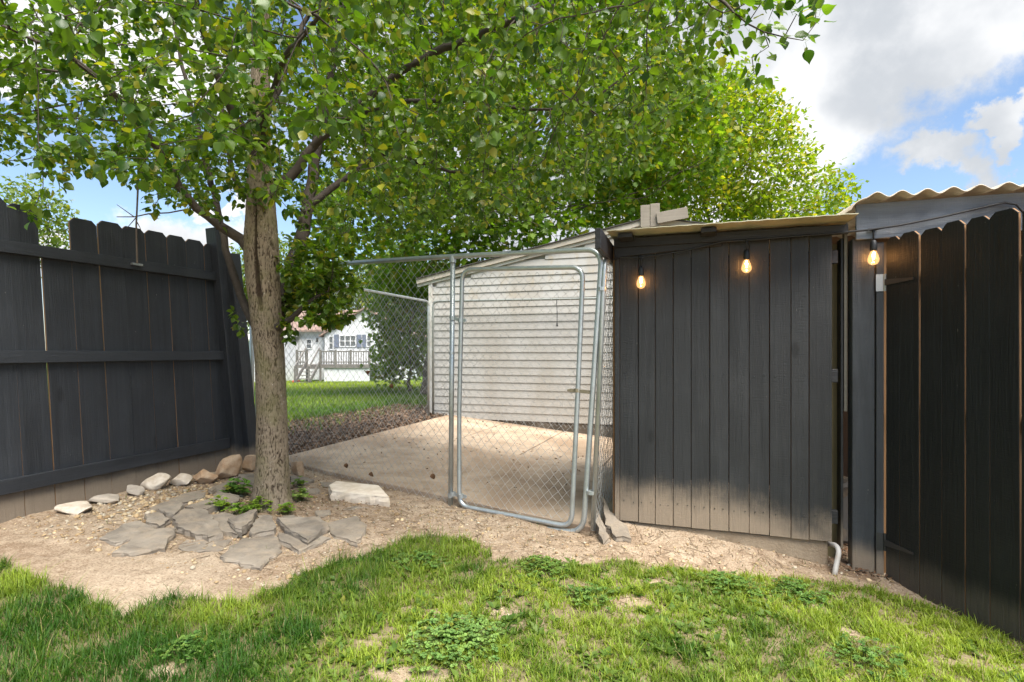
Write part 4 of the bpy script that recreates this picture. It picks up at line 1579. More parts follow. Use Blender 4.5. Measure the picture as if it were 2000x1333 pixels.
STONES = [
    ([(485, 490), (590, 425), (690, 400), (770, 450), (745, 470), (560, 515)], .035, 0, "leftmost long flagstone of the tree ring, pointing to the left"),
    ([(555, 570), (640, 505), (770, 455), (862, 450), (830, 500), (800, 555), (640, 572)], .040, .015, "flagstone at the ring's front left, below the leftmost one"),
    ([(700, 388), (770, 375), (830, 410), (780, 447), (710, 412)], .05, .01, "small flagstone wedged above the leftmost long one"),
    ([(845, 405), (900, 365), (1010, 370), (1060, 430), (1090, 490), (1020, 510), (905, 470), (865, 455)], .07, .005, "thick broad flagstone with layered edge left of the ring's front centre"),
    ([(865, 535), (905, 492), (1060, 505), (1130, 490), (1080, 545), (900, 550)], .025, 0, "thin low flagstone sunk in front of the thick layered one"),
    ([(1020, 390), (1080, 375), (1150, 390), (1140, 450), (1160, 485), (1075, 470)], .05, .01, "flagstone with curved edge just left of the ring's front middle"),
    ([(1110, 430), (1255, 380), (1235, 430), (1175, 487), (1130, 455)], .035, .062, "triangular flagstone lying on top at the front middle of the ring"),
    ([(1220, 470), (1260, 400), (1320, 395), (1350, 455), (1340, 470), (1225, 495)], .055, .02, "blocky upright-sided flagstone right of the triangular one"),
    ([(1065, 580), (1185, 490), (1360, 485), (1370, 550), (1275, 632), (1130, 600)], .035, 0, "big flagstone nearest the grass, lowest in the photo"),
    ([(1355, 468), (1410, 478), (1560, 480), (1615, 495), (1460, 562), (1360, 495)], .045, 0, "lower flagstone peeping out from under another at the ring's front right"),
    ([(1350, 420), (1560, 415), (1610, 455), (1500, 535), (1410, 480)], .035, .055, "thick-edged flagstone resting on another at the ring's front right"),
    ([(1590, 425), (1740, 385), (1790, 430), (1780, 465), (1740, 520), (1620, 480)], .040, .01, "rightmost big flagstone of the tree ring"),
    ([(735, 340), (900, 270), (1005, 250), (1000, 288), (860, 325), (720, 358)], .035, 0, "long flagstone at the ring's back left, towards the fence"),
    ([(1015, 262), (1160, 195), (1172, 215), (1120, 245), (1035, 268)], .04, .02, "narrow flagstone at the back of the ring below the tan boulder"),
    ([(900, 350), (1050, 300), (1062, 268), (1170, 290), (1165, 312), (980, 362)], .045, .015, "flagstone left of the trunk beside the green weeds"),
    ([(770, 365), (880, 335), (905, 350), (850, 402), (780, 380)], .045, .035, "small flagstone between the back-left pieces and the thick layered one"),
    ([(1165, 190), (1240, 185), (1245, 235), (1180, 225)], .05, .02, "flagstone tucked behind the trunk's left side"),
    ([(1415, 188), (1480, 190), (1535, 207), (1500, 222), (1420, 220)], .035, .01, "bluish flagstone just right of the trunk, furthest back"),
    ([(1470, 245), (1555, 243), (1562, 265), (1460, 268)], .03, 0, "small bluish flagstone right of the trunk, in front of the furthest one"),
    ([(1560, 212), (1640, 210), (1625, 232), (1580, 236)], .025, 0, "little grey flagstone behind the pale paver"),
    ([(1540, 350), (1610, 345), (1617, 368), (1555, 390)], .025, 0, "small square grey stone between trunk and pale paver"),
    ([(1610, 312), (1720, 325), (1800, 330), (1720, 345), (1640, 340)], .02, -.004, "thin flat stone under the front edge of the pale paver"),
    ([(1380, 380), (1440, 375), (1445, 395), (1390, 400)], .03, 0, "small grey stone among the weeds at the front of the trunk"),
]
for i, (pix, th, lf, lab) in enumerate(STONES):
    flagstone(pix, th * .74, lf * .85 - .010, lab, seed=i)
flagstone([(1605, 262), (1640, 240), (1850, 262), (1900, 322), (1760, 308), (1618, 292)], .060, .012, "pale rectangular cast paver right of the tree", name="paver", mat='paver', cat="paver", group=None, rough=0.002, seed=60)
flagstone([(1300, 95), (1332, 65), (1400, 165), (1368, 186)], .035, .03, "narrow slate leaning on the gate post foot", tilt=(0, .25), S=(2.857, 700, 1000), seed=71, group="slates at the gate post")
flagstone([(1352, 35), (1400, 48), (1500, 112), (1525, 180), (1440, 165), (1380, 112)], .04, .02, "broad slate at the shed's left foot beside the gate post", tilt=(0.05, .35), S=(2.857, 700, 1000), seed=72, group="slates at the gate post")
for i, (pix, h, lab, mt, tl) in enumerate([
    ([(225, 310), (430, 362)], .07, "flat pale stone at the left end of the row by the fence", 'rock_pale', 0.05),
    ([(385, 270), (565, 315)], .06, "long low grey stone second from the left by the fence", 'rock_grey', -0.03),
    ([(575, 230), (685, 282)], .07, "small slanted grey stone third from the left by the fence", 'rock_grey', -0.45),
    ([(670, 182), (805, 248)], .12, "rounded whitish rock in the middle of the fence row", 'rock_pale', 0.0),
    ([(805, 180), (915, 224)], .085, "small pale rock right of the whitish one", 'rock_pale', -0.1),
    ([(910, 150), (1035, 214)], .13, "pinkish tan rock left of the big boulder", 'rock', 0.05),
    ([(1025, 95), (1155, 195)], .22, "big tan boulder tilted against the fence post", 'rock', -0.5),
    ([(1165, 95), (1245, 160)], .15, "tan rock half hidden behind the trunk's left edge", 'rock', 0.0),
    ([(1405, 115), (1480, 180)], .15, "tan rock half hidden behind the trunk's right edge", 'rock', 0.0),
]):
    rock(pix, h, lab, mt, 30 + i, tilt=tl)


# ------------------------------------------------------------------ trees
def grow(seedP, seedPar, A, step, kill, iters, rng, droop=0.0):
    """space colonisation: limbs reach for the points of the crown"""
    n = len(seedP)
    cap = n + 30000
    P = np.zeros((cap, 3))
    par = np.full(cap, -1)
    P[:n] = seedP
    par[:n] = seedPar
    A = A.copy()
    near = np.zeros(len(A), int)
    dist = np.full(len(A), 1e9)
    for i0 in range(0, n, 200):
        d = np.linalg.norm(A[:, None] - P[None, i0:min(n, i0 + 200)], axis=2)
        j = d.argmin(1)
        dm = d[np.arange(len(A)), j]
        b = dm < dist
        dist[b] = dm[b]
        near[b] = j[b] + i0
    for it in range(iters):
        if len(A) == 0 or n > cap - 3000:
            break
        u, inv = np.unique(near, return_inverse=True)
        dv = A - P[near]
        dv /= np.linalg.norm(dv, axis=1)[:, None] + 1e-9
        acc = np.zeros((len(u), 3))
        np.add.at(acc, inv, dv)
        acc += rng.normal(0, 0.35, acc.shape)
        acc[:, 2] -= droop
        acc /= np.linalg.norm(acc, axis=1)[:, None] + 1e-9
        new = P[u] + acc * step
        k = len(u)
        P[n:n + k] = new
        par[n:n + k] = u
        d = np.linalg.norm(A[:, None] - new[None], axis=2)
        j = d.argmin(1)
        dm = d[np.arange(len(A)), j]
        b = dm < dist
        dist[b] = dm[b]
        near[b] = j[b] + n
        n += k
        keep = dist > kill
        A, near, dist = A[keep], near[keep], dist[keep]
    return P[:n], par[:n]


def pipe_radii(par, tip=0.0022, expo=2.35, floor=None):
    n = len(par)
    acc = np.zeros(n)
    kids = np.bincount(par[par >= 0], minlength=n)
    acc[kids == 0] = tip ** expo
    for i in range(n - 1, 0, -1):
        acc[i] = max(acc[i], tip ** expo)
        if par[i] >= 0:
            acc[par[i]] += acc[i]
    r = acc ** (1 / expo)
    if floor is not None:
        r = np.maximum(r, floor)
    return r, kids


def branch_mesh(name, P, par, r, mat, parent, rmin=0.0, skip=None):
    """a tapering tube for every limb segment, continuous along each limb"""
    n = len(P)
    has = np.where(par >= 0)[0]
    best = np.full(n, -1)
    for i in has:
        p = par[i]
        if best[p] < 0 or r[i] > r[best[p]]:
            best[p] = i
    dirs = np.zeros((n, 3))
    dirs[has] = P[has] - P[par[has]]
    root = np.where(par < 0)[0]
    for i in root:
        dirs[i] = dirs[best[i]] if best[i] >= 0 else (0, 0, 1)
    dirs /= np.linalg.norm(dirs, axis=1)[:, None] + 1e-9
    # soften bends: average with the main child
    sm = dirs.copy()
    m = best >= 0
    sm[m] += dirs[best[m]]
    sm /= np.linalg.norm(sm, axis=1)[:, None] + 1e-9
    ref = np.array([0.28, 0.93, 0.13])
    ref /= np.linalg.norm(ref)

    def frame(d):
        u = np.cross(d, ref)
        u /= np.linalg.norm(u, axis=1)[:, None] + 1e-9
        return u, np.cross(d, u)
    sel = has[r[has] >= rmin]
    if skip is not None:
        sel = sel[~skip[sel]]
    V, Q = [], []
    off = 0
    for big in (False, True):
        e = sel[(r[sel] > 0.012) == big]
        if not len(e):
            continue
        k = 9 if big else 4
        p = par[e]
        main = best[p] == e
        rb = np.where(main, r[p], np.minimum(r[p], r[e] * 1.25))
        db = np.where(main[:, None], sm[p], dirs[e])
        ub, vb = frame(db)
        ut, vt = frame(sm[e])
        ang = np.arange(k) * 2 * math.pi / k
        ca, sa = np.cos(ang), np.sin(ang)
        base = P[p][:, None] + rb[:, None, None] * (ub[:, None] * ca[None, :, None] + vb[:, None] * sa[None, :, None])
        top = P[e][:, None] + r[e][:, None, None] * (ut[:, None] * ca[None, :, None] + vt[:, None] * sa[None, :, None])
        V.append(np.concatenate([base, top], 1).reshape(-1, 3))
        j = np.arange(k)
        j2 = (j + 1) % k
        q = np.stack([j, j2, k + j2, k + j], -1)
        Q.append((np.arange(len(e))[:, None, None] * 2 * k + q[None]).reshape(-1, 4) + off)
        off += len(e) * 2 * k
    me = np_mesh(name, np.concatenate(V), quads=np.concatenate(Q), smooth=True)
    return link(name, me, M[mat], parent)


# leaf blades: x along the blade, y across, z up; the stalk is part of the leaf
def tmpl_pear():
    V = [(0, 0, 0), (.34, 0, -.02), (.70, 0, -.05), (1.0, 0, -.17),
         (.08, .26, .05), (.36, .43, .09), (.72, .27, .02), (.08, -.26, .05), (.36, -.43, .09), (.72, -.27, .02),
         (-.55, .012, .05), (-.55, -.012, .05), (0, .014, 0), (0, -.014, 0)]
    Q = [(0, 1, 5, 4), (1, 2, 6, 5), (1, 0, 7, 8), (2, 1, 8, 9), (10, 11, 13, 12)]
    T = [(2, 3, 6), (3, 2, 9)]
    return np.array(V, float), np.array(Q), np.array(T)


def tmpl_pear_fine():
    us = [0.0, .05, .16, .30, .46, .62, .77, .90]
    ws = [.06, .20, .34, .41, .41, .33, .21, .09]
    V, Q = [], []
    for u, w in zip(us, ws):
        zc = -.14 * u * u
        V += [(u, w, zc + .20 * w + .02 * math.sin(u * 17)), (u, w * .5, zc + .075 * w), (u, 0, zc), (u, -w * .5, zc + .075 * w), (u, -w, zc + .20 * w - .02 * math.sin(u * 15))]
    for i in range(len(us) - 1):
        for j in range(4):
            a = i * 5 + j
            Q.append((a, a + 1, a + 6, a + 5))
    n = len(V)
    V += [(1.04, 0, -.20), (-.6, .011, .06), (-.6, -.011, .06), (0, .016, 0), (0, -.016, 0)]
    T = [(n - 5 + j, n - 4 + j, n) for j in range(4)]
    Q.append((n + 1, n + 2, n + 4, n + 3))
    return np.array(V, float), np.array(Q), np.array(T)


def tmpl_maple():
    a = [(0, .10), (.10, .30), (.02, .52), (.30, .34), (.42, .60), (.52, .30), (.66, .34), (.70, .16), (1.0, 0.0)]
    V = [(0.12, 0, 0)] + [(x, y, .10 * y - .12 * x * x) for x, y in a] + [(x, -y, .10 * y - .12 * x * x) for x, y in a[:-1]]
    T = [(0, i + 1, i) for i in range(1, 9)] + [(0, i, i + 1) for i in range(10, 17)] + [(0, 17, 9)]
    V = np.array(V, float)
    n = len(V)
    V = np.concatenate([V, [(-.5, .01, .05), (-.5, -.01, .05), (.1, 0, 0)]])
    T.append((n, n + 1, n + 2))
    return V, np.zeros((0, 4), int), np.array(T)


def tmpl_small():
    V = [(0, 0, 0), (.5, .26, .04), (1, 0, -.12), (.5, -.26, .04), (.5, 0, -.03)]
    T = [(0, 4, 1), (4, 2, 1), (0, 3, 4), (4, 3, 2)]
    return np.array(V, float), np.zeros((0, 4), int), np.array(T)


def place_leaves(tmpl, pos, axis, nrm, size, col):
    V, Q, T = tmpl
    axis = axis / (np.linalg.norm(axis, axis=1)[:, None] + 1e-9)
    b = np.cross(nrm, axis)
    b /= np.linalg.norm(b, axis=1)[:, None] + 1e-9
    n2 = np.cross(axis, b)
    R = np.stack([axis, b, n2], 1)                        # rows: local axes in world space
    W = pos[:, None] + np.einsum('vk,nkc->nvc', V, R) * size[:, None, None]
    nv = len(V)
    o = (np.arange(len(pos)) * nv)[:, None, None]
    q = (o + Q[None]).reshape(-1, 4) if len(Q) else None
    t = (o + T[None]).reshape(-1, 3) if len(T) else None
    c = np.repeat(col, nv, axis=0)
    return W.reshape(-1, 3), q, t, c, R


def leaf_color(n, rng, lo, hi, yellow=(0.20, 0.22, 0.03), py=0.08):
    f = rng.beta(1.6, 1.8, n)[:, None]
    c = np.array(lo) * (1 - f) + np.array(hi) * f
    y = rng.random(n) < py
    c[y] = np.array(yellow) * rng.uniform(.7, 1.1, (y.sum(), 1))
    return c * rng.uniform(.82, 1.15, (n, 1))


def crown_points(n, parts, rng, test=None):
    """points through a crown made of ellipsoids, denser towards the outside, with holes"""
    out = []
    tot = sum(p[2] for p in parts)
    for c, rad, w in parts:
        k = int(n * w / tot * 2.2)
        v = rng.normal(0, 1, (k, 3))
        v /= np.linalg.norm(v, axis=1)[:, None]
        rr = rng.random(k) ** (1 / 3.2)
        p = np.array(c) + v * rr[:, None] * np.array(rad)
        hole = fbm(p[:, 0] * 1.1, p[:, 1] * 1.1, p[:, 2] * 1.1, 17, 2)
        p = p[hole > 0.40]
        if test is not None:
            p = p[test(p)]
        out.append(p[:int(n * w / tot)])
    return np.concatenate(out)


def project(p):
    q = p - CAM
    d = q @ FWD
    dd = np.maximum(d, 0.05)
    return 1000 + (q @ RGT) / dd * FPX, HOR - q[:, 2] / dd * FPX, d


def pear_tree():
    rng = np.random.default_rng(5)
    base = ground(531, 985)
    D0 = float((base - CAM) @ FWD)
    root = empty("pear_tree", tuple(base), "ornamental pear tree with furrowed trunk inside the flagstone ring", "tree")
    # trunk: centre line and widths off the photo at the trunk's own distance
    prof = [(532, 1012, 104), (531, 985, 94), (531, 962, 84), (532, 900, 76), (531, 800, 71), (527, 700, 70), (520, 620, 73), (513, 540, 80), (510, 480, 82), (510, 420, 71), (508, 350, 61),
            (506, 300, 55), (506, 250, 51), (508, 180, 47), (510, 100, 41), (512, 0, 35), (515, -150, 26), (520, -330, 16)]
    zs = np.array([at(a, b, D0)[2] for a, b, w in prof])
    cs = np.array([at(a, b, D0)[:2] for a, b, w in prof])
    rs = np.array([w / FPX * D0 / 2 * 0.765 for a, b, w in prof])
    nz, na = 760, 190
    z = np.linspace(zs[0], zs[-1], nz)
    fine = np.interp(np.linspace(0, 1, nz), np.linspace(0, 1, nz), z)
    cx, cy, rr = [np.interp(z, zs, v) for v in (cs[:, 0], cs[:, 1], rs)]
    ker = np.ones(15) / 15
    sm = lambda v: np.convolve(np.pad(v, 7, mode='edge'), ker, 'valid')
    cx, cy, rr = sm(cx), sm(cy), sm(rr)
    ang = np.arange(na) * 2 * math.pi / na
    A, Z = np.meshgrid(ang, z)
    R = np.repeat(rr[:, None], na, 1)
    ux, uy = np.cos(A), np.sin(A)
    # bark: ridges that run up the stem and split, from stretched ridged noise
    X0, Y0 = ux * 0.135, uy * 0.135
    wz = Z + 0.05 * (fbm(X0 * 12, Y0 * 12, Z * 6, 8, 2) - .5)
    braid = 5.5 * (fbm(X0 * 22, Y0 * 22, wz * 6, 51, 3) - .5) + 2.0 * (fbm(X0 * 60, Y0 * 60, wz * 26, 52, 2) - .5)
    stripe = np.abs(np.sin(13 * A + braid * 2.0))
    cross = np.abs(2 * fbm(X0 * 45, Y0 * 45, Z * 30, 53, 3) - 1)
    furrow = np.maximum(np.clip(1 - stripe * 2.1, 0, 1), 0.40 * np.clip(1 - cross * 9, 0, 1))
    plate = fbm(X0 * 130, Y0 * 130, Z * 60, 61, 3)
    h = 0.68 - 0.55 * furrow + 0.55 * (plate - .5) + 0.30 * (fbm(X0 * 20, Y0 * 20, Z * 8, 62, 2) - .5)
    # old wound on the front with a dark slit
    wa = math.atan2(-FWD[1], -FWD[0]) + 0.12
    wx = np.angle(np.exp(1j * (A - wa)))
    zw = at(512, 560, D0)[2]
    wound = np.exp(-(wx / 0.16) ** 2) * np.exp(-((Z - zw) / 0.17) ** 2)
    seam = np.exp(-(wx / 0.07) ** 2) * sstep(zw - .1, zw + .1, Z) * (1 - sstep(zw + .45, zw + .7, Z))
    h = h - 0.9 * wound * (0.5 + fbm(X0 * 60, Y0 * 60, Z * 20, 71, 2)) - 0.75 * seam
    flare = 1 + 0.22 * np.exp(-(Z - base[2]) / 0.07) * (0.5 + 0.8 * np.maximum(0, np.cos(A * 5 + 1.0)))
    amp = 0.015 * np.clip(R / 0.13, 0.35, 1.0)
    RR = R * flare + amp * (h - .5)
    V = np.stack([cx[:, None] + RR * ux, cy[:, None] + RR * uy, Z], -1).reshape(-1, 3)
    i = np.arange(nz * na).reshape(nz, na)
    j = np.roll(i, -1, axis=1)
    q = np.stack([i[:-1], j[:-1], j[1:], i[1:]], -1).reshape(-1, 4)
    c = np.repeat(np.clip(h, 0, 1).reshape(-1, 1), 3, 1)
    me = np_mesh("trunk", V, quads=q, col=c, smooth=True)
    link("trunk", me, M['bark'], root)

    # main limbs (photo px, py, forward distance, radius)
    D = D0
    limbs = [
        [(508, 505, D - .02, .05), (470, 468, D - .05, .042), (425, 438, D - .08, .036), (385, 405, D - .12, .032), (352, 365, D - .2, .029), (318, 305, D - .35, .026), (270, 235, D - .55, .022), (205, 160, D - .8, .017), (120, 95, D - 1.1, .012), (20, 60, D - 1.3, .008)],
        [(510, 655, D + .02, .04), (488, 625, D + .04, .034), (470, 580, D + .10, .032), (448, 510, D + .15, .030), (432, 440, D + .2, .027), (415, 360, D + .25, .025), (395, 290, D + .3, .022), (372, 200, D + .3, .018), (350, 100, D + .3, .014), (330, 0, D + .3, .011)],
        [(507, 400, D, .03), (480, 385, D + .1, .026), (455, 340, D + .2, .022), (440, 260, D + .4, .018), (425, 150, D + .6, .013)],
        [(508, 330, D - .02, .035), (475, 255, D - .15, .031), (440, 190, D - .3, .027), (410, 110, D - .45, .023), (385, 20, D - .6, .018), (360, -80, D - .8, .012)],
        [(530, 640, D + .05, .075), (558, 570, D + .25, .066), (582, 490, D + .45, .060), (600, 410, D + .6, .054), (612, 330, D + .7, .050), (622, 270, D + .75, .046), (640, 190, D + .8, .038), (655, 90, D + .8, .030), (668, -30, D + .8, .022)],
        [(604, 400, D + .6, .035), (640, 372, D + .7, .032), (680, 345, D + .8, .028), (740, 300, D + .9, .024), (800, 310, D + 1.0, .020), (880, 335, D + 1.05, .016), (960, 338, D + 1.05, .012), (1060, 320, D + 1.0, .008)],
        [(515, 400, D, .045), (545, 365, D - .02, .040), (582, 330, D - .02, .036), (610, 285, D - .02, .033), (660, 245, D - .1, .031), (720, 190, D - .2, .029), (780, 140, D - .3, .028), (870, 95, D - .45, .026), (960, 60, D - .65, .023), (1060, 10, D - .9, .020),
         (1200, -45, D - 1.3, .016), (1330, -50, D - 1.7, .012), (1420, 8, D - 1.95, .007)],
        [(622, 270, D + .75, .030), (690, 225, D + .6, .026), (780, 200, D + .45, .022), (870, 195, D + .3, .019), (960, 205, D + .2, .015), (1050, 215, D + .1, .011), (1150, 200, D, .008)],
        [(508, 240, D, .03), (545, 170, D + .1, .026), (580, 90, D + .2, .021), (610, 0, D + .3, .016)],
        [(540, 640, D - .05, .03), (570, 622, D - .10, .024), (600, 595, D - .15, .016), (640, 570, D - .2, .010)],
        [(506, 290, D - .1, .03), (520, 200, D - .5, .024), (560, 110, D - .95, .018), (620, 30, D - 1.4, .012)],
    ]
    SP, SR, par = [], [], []
    for li in limbs:
        pts = [(at(a, b, d), r) for a, b, d, r in li]
        prev = -1
        for k in range(len(pts)):
            p, r = pts[k]
            if k:
                p0, r0 = pts[k - 1]
                L = np.linalg.norm(p - p0)
                m = max(1, int(L / 0.09))
                for s in range(1, m + 1):
                    f = s / m
                    SP.append(p0 + (p - p0) * f + rng.normal(0, 0.006, 3))
                    SR.append(r0 + (r - r0) * f)
                    par.append(prev)
                    prev = len(SP) - 1
            else:
                SP.append(p)
                SR.append(r)
                par.append(-1)
                prev = len(SP) - 1
    SP, SR, par = np.array(SP), np.array(SR), np.array(par)
    # crown: an oval head leaning over the yard; only leave out what would hang in front of the open sky on the right and below the photo's skirt
    def ok(p):
        px, py, d = project(p)
        low = np.interp(px, [-400, 0, 120, 230, 330, 480, 560, 640, 700, 900, 1100, 1200, 1290, 1350, 1420, 3000], [330, 330, 335, 350, 395, 370, 420, 470, 470, 440, 400, 345, 300, 220, 60, -50])
        keep = (d > 1.35) & ((py < low) | (py < -60))
        top = (py > -260) | (rng.random(len(p)) < 0.18)
        return keep & top & (p[:, 2] > 1.9)
    A = crown_points(4700, [((-2.65, 3.35, 4.1), (3.5, 3.1, 2.25), 1.0), ((-1.9, 4.4, 3.5), (2.2, 1.6, 1.3), 0.42), ((-3.9, 2.6, 3.0), (1.5, 1.3, 0.8), 0.22)], rng, ok)
    # low clump of leaves on the right of the trunk, sprout on the left, two twigs
    extra = []
    for k in range(230):
        extra.append(at(np.clip(rng.normal(608, 34), 552, 690), rng.normal(553, 42), D - .05 + rng.normal(0, .16)))
    for k in range(10):
        extra.append(at(rng.normal(455, 15), rng.normal(610, 22), D + rng.normal(0, .06)))
    for q in ((60, 425), (40, 400), (75, 440), (95, 395), (110, 375), (140, 352), (50, 440), (35, 420)):
        extra.append(at(q[0], q[1], D - 1.35 + rng.normal(0, .03)))
    for q in ((1430, 40), (1465, 45), (1470, 90), (1478, 130), (1472, 168), (1500, 30), (1530, 48), (1560, 45), (1600, 40), (1640, 20), (1560, 75), (1520, 75), (1410, 90), (1440, 110), (1495, 120), (1535, 15), (1580, 5), (1400, 60), (1385, 100), (1450, -10), (1500, -15), (1545, 100), (1505, 75), (1425, 70)):
        extra.append(at(q[0], q[1], D - 2.05 + rng.normal(0, .05)))
    A = np.concatenate([A, np.array(extra)])
    P, pr = grow(SP, par, A, 0.085, 0.10, 120, rng, droop=0.15)
    floor = np.zeros(len(P))
    floor[:len(SR)] = SR
    r, kids = pipe_radii(pr, 0.0019, 2.5)
    r[:len(SR)] = SR
    r[len(SR):] = np.minimum(r[len(SR):], 0.016)
    branch_mesh("limbs", P, pr, r, 'branch', root)
    # one dead bare twig hanging over the fence
    tw = [at(270, 350, D - .25), at(268, 400, D - .27), at(266, 440, D - .28), at(268, 515, D - .28)]
    mb = MB().tube(tw, [.007, .006, .006, .007], 6)
    side = [at(372, 408, D - .2), at(330, 416, D - .25), at(290, 418, D - .27), at(262, 424, D - .28), at(228, 424, D - .29)]
    mb.tube(side, [.006, .005, .005, .004, .003], 6)
    for a, b in (((262, 424), (228, 400)), ((266, 425), (247, 447)), ((290, 418), (310, 428)), ((268, 435), (275, 448))):
        mb.tube([at(*a, D - .28), at(*b, D - .30)], [.004, .002], 5)
    mb.build("dead_twig", M['branch2'], root)

    # leaves: small rosettes on every thin twig
    thin = np.where((r < 0.0062) & (np.arange(len(P)) >= 5))[0]
    px, py, d = project(P[thin])
    cnt = np.where(kids[thin] == 0, 10, 5)
    cnt = cnt - (rng.random(len(thin)) < 0.25)
    cnt = np.where((d < 1.2), 0, cnt)
    low = (px > 552) & (px < 690) & (py > 470) & (py < 650) & (d < D + .5)
    cnt = np.where(low, np.maximum(cnt, 3) * 3, cnt)
    idx = np.repeat(thin, np.maximum(cnt, 0))
    n = len(idx)
    tw = P[idx] - P[np.maximum(pr[idx], 0)]
    tw /= np.linalg.norm(tw, axis=1)[:, None] + 1e-9
    out = rng.normal(0, 1, (n, 3))
    out -= tw * (np.einsum('ij,ij->i', out, tw))[:, None] * 0.5
    out /= np.linalg.norm(out, axis=1)[:, None] + 1e-9
    ax = out * 0.75 + tw * 0.45 + np.array([0.10, -0.03, -0.34])          # breeze from the left, blades hang a little
    size = rng.uniform(0.034, 0.060, n)
    axn = ax / (np.linalg.norm(ax, axis=1)[:, None] + 1e-9)
    pos = P[idx] + axn * (size * 0.55)[:, None] + rng.normal(0, .012, (n, 3))
    nr = np.array([0, 0, 1.0]) + rng.normal(0, 0.55, (n, 3))
    col = leaf_color(n, rng, (0.026, 0.075, 0.007), (0.165, 0.250, 0.018), (0.30, 0.30, 0.03), 0.10)
    T = tmpl_pear()
    # the 300 that show largest are leaves of their own
    px, py, d = project(pos)
    vis = (px > -20) & (px < 2020) & (py > -20) & (py < 1340) & (d > .5)
    score = np.where(vis, size / np.maximum(d, .1), 0)
    order = np.argsort(-score)
    big = order[:300]
    rest = np.ones(n, bool)
    rest[big] = False
    W, q, t, c, R = place_leaves(T, pos[rest], ax[rest], nr[rest], size[rest], col[rest])
    o = link("leaves", np_mesh("leaves", W, q, t, c, True), M['leaf'], root)
    tag(o, kind='stuff')
    W, q, t, c, R = place_leaves(T, pos[big], ax[big], nr[big], size[big], col[big])
    shades = []
    TF = tmpl_pear_fine()
    for k in range(12):
        cc = leaf_color(1, rng, (0.035, 0.092, 0.009), (0.135, 0.225, 0.020), py=0.0)
        Vt = TF[0].copy()
        Vt[:, 2] += rng.uniform(-.06, .10) * (np.abs(Vt[:, 1]) * 1.6) + rng.uniform(-.12, .06) * Vt[:, 0] ** 2
        shades.append(np_mesh("leaf", Vt, TF[1], TF[2], np.repeat(cc, len(Vt), 0), True))
        shades[-1].materials.append(M['leaf'])
    inv = Matrix.Translation(root.location).inverted()
    for k, b in enumerate(big):
        lo = bpy.data.objects.new("leaf", shades[k % 12])
        COL.objects.link(lo)
        lo.parent = root
        lo.matrix_parent_inverse = inv
        m = Matrix([list(R[k][:, i]) + [0] for i in range(3)] + [[0, 0, 0, 1]])
        m = Matrix([[R[k][0][i], R[k][1][i], R[k][2][i], 0] for i in range(3)] + [[0, 0, 0, 1]])
        lo.matrix_basis = Matrix.Translation(Vector(pos[b])) @ m @ Matrix.Scale(float(size[b]), 4)
    return n, len(P)


def leafy_tree(name, label, base, parts, n_attr, per_tip, size, lo, hi, tm, step, seed, trunk_r, mat='leaf2', branch='branch2', fork=None, yellow=(0.24, 0.25, 0.03), py=0.1, test=None, group=None, kill=None, tipr=0.004, hang=-0.3):
    rng = np.random.default_rng(seed)
    base = np.array(base, float)
    root = empty(name, tuple(base), label, "tree", group)
    top = np.array(parts[0][0], float)
    SP = [base - np.array([0, 0, .15])]
    par = [-1]
    lead = fork if fork is not None else 0.55
    m = max(4, int(np.linalg.norm(top - base) * lead / 0.35))
    for k in range(1, m + 1):
        f = k / m * lead
        SP.append(base + (top - base) * f + np.append(rng.normal(0, .03, 2), 0))
        par.append(k - 1)
    A = crown_points(n_attr, parts, rng, test)
    P, pr = grow(np.array(SP), np.array(par), A, step, (kill or step * 1.15), 150, rng, droop=-0.05)
    r, kids = pipe_radii(pr, tipr, 2.35)
    k = trunk_r / r[0]
    r = np.where(r > tipr * 3, r * k if k < 1 else r, r)
    r[:len(SP)] = np.maximum(r[:len(SP)], np.linspace(trunk_r, trunk_r * .55, len(SP)))
    ti = len(SP)
    tr = np.zeros(len(P), bool)
    tr[ti:] = True
    branch_mesh("trunk", P, pr, r, branch, root, skip=tr)
    tr = ~tr
    branch_mesh("limbs", P, pr, r, branch, root, skip=tr)
    thin = np.where((r < tipr * 3.2) & (np.arange(len(P)) >= ti))[0]
    cnt = np.where(kids[thin] == 0, per_tip, max(1, per_tip // 2))
    idx = np.repeat(thin, cnt)
    n = len(idx)
    out = rng.normal(0, 1, (n, 3))
    tw = P[idx] - P[np.maximum(pr[idx], 0)]
    tw /= np.linalg.norm(tw, axis=1)[:, None] + 1e-9
    ax = out * 0.6 + tw * 0.5 + np.array([0.08, 0, hang])
    axn = ax / (np.linalg.norm(ax, axis=1)[:, None] + 1e-9)
    sz = rng.uniform(size * .75, size * 1.15, n)
    pos = P[idx] + rng.normal(0, size * 0.9, (n, 3)) + axn * (sz * .4)[:, None]
    nr = np.array([0, 0, 1.0]) + rng.normal(0, 0.6, (n, 3))
    col = leaf_color(n, rng, lo, hi, yellow, py)
    W, q, t, c, R = place_leaves(tm, pos, ax, nr, sz, col)
    o = link("leaves", np_mesh("leaves", W, q, t, c, False), M[mat], root)
    tag(o, kind='stuff')
    return n


cnt = pear_tree()
print("pear leaves, nodes:", cnt)
MP, SM = tmpl_maple(), tmpl_small()


def gpt(px, d):
    p = at(px, HOR, d)
    return np.array([p[0], p[1], float(gz(p[0], p[1]))])


def C(px, py, d):
    return tuple(at(px, py, d))


